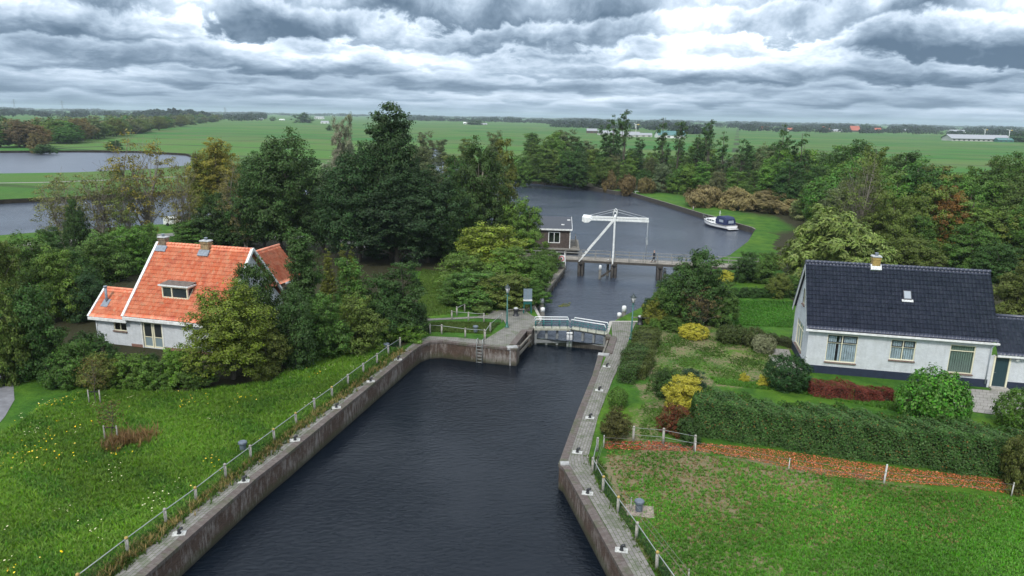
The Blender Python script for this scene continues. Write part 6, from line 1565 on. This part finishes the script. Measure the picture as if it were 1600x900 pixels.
wood('distant_woods', band(860, 1060, 1300, 1800, 60, 10, 20), 'groves round the middle farmyard', FARC)
wood('distant_woods', band(228, 335, 1650, 1800, 70, 19, 24), 'row of tall trees standing out on the horizon above the left wood', FARC)
wood('distant_woods', band(1040, 1105, 1050, 1120, 26, 13, 14), 'grove behind the green-roofed shed', FARC)
for (px, py, w_, h_, lb) in ((474, 192, 36, 18, 'lone round tree on the horizon left of the silvery poplars'), (1353, 204, 16, 14, 'dark farm tree behind the long sheds'), (1592, 222, 34, 22, 'dark round tree at the right edge beside the long sheds'), (515, 204, 12, 10, 'small round tree by the distant white houses'), (426, 189, 10, 9, 'small round tree at the end of the left meadow'), (742, 195, 30, 10, 'small grove beside the distant white building')):
    T('fartree', px, py, py - h_, w_, 'dark', lb)

# farm sheds and houses out in the polder
WALLM = mat('far_wall', (.50, .48, .45), .8); RED_R = mat('far_red_roof', (.36, .10, .06), .7, var=.2, vscale=.4); GREEN_R = mat('far_green_roof', (.04, .14, .13), .5); GREY_R = mat('far_grey_roof', (.27, .28, .30), .6); WHITE_W = mat('far_white_wall', (.72, .72, .70), .7); DARK_W = mat('far_brick', (.10, .065, .05), .8)
def farhouse(px, py, wpx, hpx, wallm, roofm, label, eave=.45, depth=.6, rz=0.0, name='farm_building'):
    p = G(px, py); s = mpp(px, py); w_, h_ = wpx * s, hpx * s; d_ = w_ * depth
    t = thing(name, label, 'building', p, rz); ze_ = h_ * eave
    m_ = MB(); m_.box((0, d_ / 2, ze_ / 2), (w_, d_, ze_)); 
    for s_ in (-1, 1): m_.face([(s_ * w_ / 2, 0, ze_), (s_ * w_ / 2, d_, ze_), (s_ * w_ / 2, d_ / 2, h_ * .96)] if s_ > 0 else [(s_ * w_ / 2, d_, ze_), (s_ * w_ / 2, 0, ze_), (s_ * w_ / 2, d_ / 2, h_ * .96)])
    m_.build('wall', wallm, t)
    m_ = MB(); o_ = w_ * .02
    for y0, y1 in ((-o_, d_ / 2), (d_ + o_, d_ / 2)): m_.bar((0, (y0 + y1) / 2, (ze_ + h_) / 2), (0.01, (y0 + y1) / 2, (ze_ + h_) / 2), 1, 1) if False else m_.face([(-w_ / 2 - o_, y0, ze_ - .1), (w_ / 2 + o_, y0, ze_ - .1), (w_ / 2 + o_, y1, h_), (-w_ / 2 - o_, y1, h_)][::(1 if y0 < y1 else -1)])
    m_.box((0, d_ / 2, h_), (w_ + o_ * 2, .5, .25)); m_.build('roof', roofm, t)
    m_ = MB(); nn = max(1, int(w_ / 6))
    for i in range(nn): m_.box((-w_ / 2 + w_ * (i + .5) / nn, -.03, ze_ * .45), (w_ / nn * .42, .08, ze_ * .5))
    m_.build('doors_and_windows', mat('far_opening', (.05, .055, .06), .5) if 'far_opening' not in bpy.data.materials else bpy.data.materials['far_opening'], t)
    return t
farhouse(1050, 216, 42, 11, WHITE_W, GREEN_R, 'white walled shed with blue-green hipped roof in the middle of the fields', .42, .8)
farhouse(985, 214, 30, 8, WALLM, GREY_R, 'grey farm building left of the green-roofed shed', .4); farhouse(1010, 214, 18, 6, WALLM, GREY_R, 'small pale farm outbuilding beside the green-roofed shed', .5); farhouse(948, 211, 26, 7, WALLM, GREY_R, 'grey farm shed partly hidden behind the slim poplars', .4); farhouse(925, 208, 16, 7, DARK_W, GREY_R, 'dark farm barn at the left of the farmyard', .5)
farhouse(1533, 221, 92, 10, WALLM, GREY_R, 'very long low grey cattle shed at the right', .4, .3); farhouse(1497, 219, 26, 9, DARK_W, GREY_R, 'brown gable-fronted barn at the left end of the long cattle shed', .4); farhouse(1572, 222, 24, 6, GREEN_R, GREEN_R, 'low green shed in front of the right end of the long cattle shed', .5); farhouse(1498, 208, 22, 5, WHITE_W, GREY_R, 'white shed behind the long cattle shed', .6)
farhouse(1337, 206, 14, 9, DARK_W, RED_R, 'farmhouse with a large pink-red roof on the right horizon', .25, .9); farhouse(1292, 204, 12, 6, WALLM, RED_R, 'farmhouse with low salmon roof left of the large red roof', .3); farhouse(1305, 206, 24, 4, WALLM, GREY_R, 'low grey sheds beside the salmon roof', .5); farhouse(1235, 205, 8, 5, WALLM, RED_R, 'small house with orange roof left of the salmon-roofed farm', .4); farhouse(1372, 206, 10, 6, DARK_W, RED_R, 'dull red roofed farmhouse right of the large red roof', .4); farhouse(1415, 206, 14, 4, WALLM, GREY_R, 'small pale shed far out on the right', .5); farhouse(1196, 203, 12, 5, DARK_W, RED_R, 'faint red-roofed house behind the narrow poplars', .4); farhouse(1594, 206, 10, 4, WHITE_W, GREY_R, 'tiny pale house at the right edge of the horizon', .5)
farhouse(732, 194, 16, 3, WHITE_W, WHITE_W, 'low white building on the centre horizon', .6); farhouse(756, 195, 10, 2.5, WALLM, GREY_R, 'tiny grey shed right of the low white building', .5); farhouse(498, 186, 14, 4, WHITE_W, GREY_R, 'white-topped shed on the horizon right of the lone tree', .7); farhouse(507, 193, 12, 4, WHITE_W, GREY_R, 'white house below the white-topped shed', .5); farhouse(402, 187, 14, 2.5, WHITE_W, GREY_R, 'long white shed at the far end of the left meadow', .6); farhouse(440, 188, 8, 2, WHITE_W, WHITE_W, 'tiny white shed at the end of the left meadow', .6); farhouse(860, 192, 10, 3, WALLM, GREY_R, 'tiny house behind the left end of the canal belt', .5); farhouse(288, 179, 10, 2.5, WHITE_W, WHITE_W, 'tiny white building under the tall horizon trees', .6)
def mill(px, py, yt, label):
    p = G(px, py); s = mpp(px, py); h_ = (py - yt) * s; t = thing('wind_turbine', label, 'wind turbine', p, .2)
    m_ = MB(); m_.tube([(0, 0, 0), (0, 0, h_)], [h_ * .022, h_ * .012], 8); m_.build('mast', WHITE, t)
    m_ = MB(); m_.box((.0, 0, h_), (h_ * .16, h_ * .05, h_ * .05)); hub = m_.build('nacelle', WHITE, t)
    for a in (.3, 2.4, 4.5):
        m_ = MB(); m_.bar((-h_ * .08, 0, h_), (-h_ * .08, math.cos(a) * h_ * .3, h_ + math.sin(a) * h_ * .3), h_ * .03, h_ * .01); m_.build('blade', WHITE, t)
    m_ = MB(); m_.bar((h_ * .08, 0, h_), (h_ * .26, 0, h_), .05, h_ * .07); m_.build('tail_vane', mat('yellow_vane', (.6, .42, .10), .6) if 'yellow_vane' not in bpy.data.materials else bpy.data.materials['yellow_vane'], t)
mill(993, 215, 195, 'small farm wind turbine beside the grey farm buildings left of the green-roofed shed'); mill(1537, 220, 203, 'small farm wind turbine in front of the middle of the long cattle shed'); mill(1575, 222, 204, 'small farm wind turbine near the right end of the long cattle shed')
PYL = mat('pylon_steel', (.13, .14, .15), .6)
for px, py, yt, lb in ((23, 170, 155, 'tall lattice pylon on the horizon at far left'), (98, 171, 157, 'lattice pylon on the horizon above the left wood'), (352, 178, 168, 'lattice pylon right of the tall horizon trees')):
    d_ = 2600.0; dr = ray(px, py); x_ = dr.x * d_ / dr.y; t = thing('pylon', lb, 'pylon', (x_, d_, 0), math.atan2(-x_, d_)); zt = (CAMLOC + ray(px, yt) * (d_ / ray(px, yt).y)).z
    m_ = MB()
    for sx in (-1, 1):
        for sy in (-1, 1): m_.bar((sx * 3, sy * 3, 0), (sx * .5, sy * .5, zt), .5, .5)
    for k_ in range(7):
        f0, f1 = k_ / 7, (k_ + 1) / 7; a, c = 3 - 2.5 * f0, 3 - 2.5 * f1; m_.bar((-a, -a, zt * f0), (c, -c, zt * f1), .3, .3); m_.bar((a, -a, zt * f0), (-c, -c, zt * f1), .3, .3)
    m_.build('tower', PYL, t)
    m_ = MB()
    for z_, l_ in ((.72, 8), (.84, 7), (.95, 5)): m_.bar((-l_, 0, zt * z_), (l_, 0, zt * z_), .5, .5)
    m_.build('cross_arms', PYL, t)
# cows as tiny pale specks are left out; the van by the road
p = G(275, 352); t = thing('parked_van', 'white van parked on the light road behind the half-bare trees', 'van', p, .15)
m_ = MB(); loft(m_, [[(-2.4, -.9, .35), (-2.4, -.85, 1.9), (-2.4, .85, 1.9), (-2.4, .9, .35)], [(1.0, -.9, .35), (.9, -.82, 1.95), (.9, .82, 1.95), (1.0, .9, .35)], [(1.7, -.9, .35), (1.6, -.82, 1.2), (1.6, .82, 1.2), (1.7, .9, .35)], [(2.4, -.85, .4), (2.35, -.8, .95), (2.35, .8, .95), (2.4, .85, .4)]]); m_.build('body', WHITE, t, bevel=.05)
for sx in (-1.5, 1.6):
    for sy in (-.88, .88):
        m_ = MB(); m_.tube([(sx, sy - .08, .34), (sx, sy + .08, .34)], .34, 14); m_.build('wheel', BLACK, t)
m_ = MB(); m_.box((1.3, 0, 1.5), (.5, 1.66, .5)); m_.box((-.2, -.865, 1.5), (1.6, .02, .45)); m_.build('window', GLASS, t)
t.scale = (.8, .8, .8)

# prototypes are not needed any more
for rs in PROTOS.values():
    for r in rs:
        for c in list(r.children): bpy.data.objects.remove(c)
        bpy.data.objects.remove(r)

# ------------------------------------------------------------------ haze
hm = bpy.data.materials.new('haze_air'); hm.use_nodes = True; n = NT(hm.node_tree)
vol = n.n('ShaderNodeVolumePrincipled', {'Color': (.72, .82, .95), 'Density': .00010, 'Anisotropy': .2})
n.n('ShaderNodeOutputMaterial', {'Volume': vol.outputs[0]})
m_ = MB(); m_.box((0, 6800, 28), (28400, 14800, 66)); hz = m_.build('haze', hm); hz['kind'] = 'stuff'
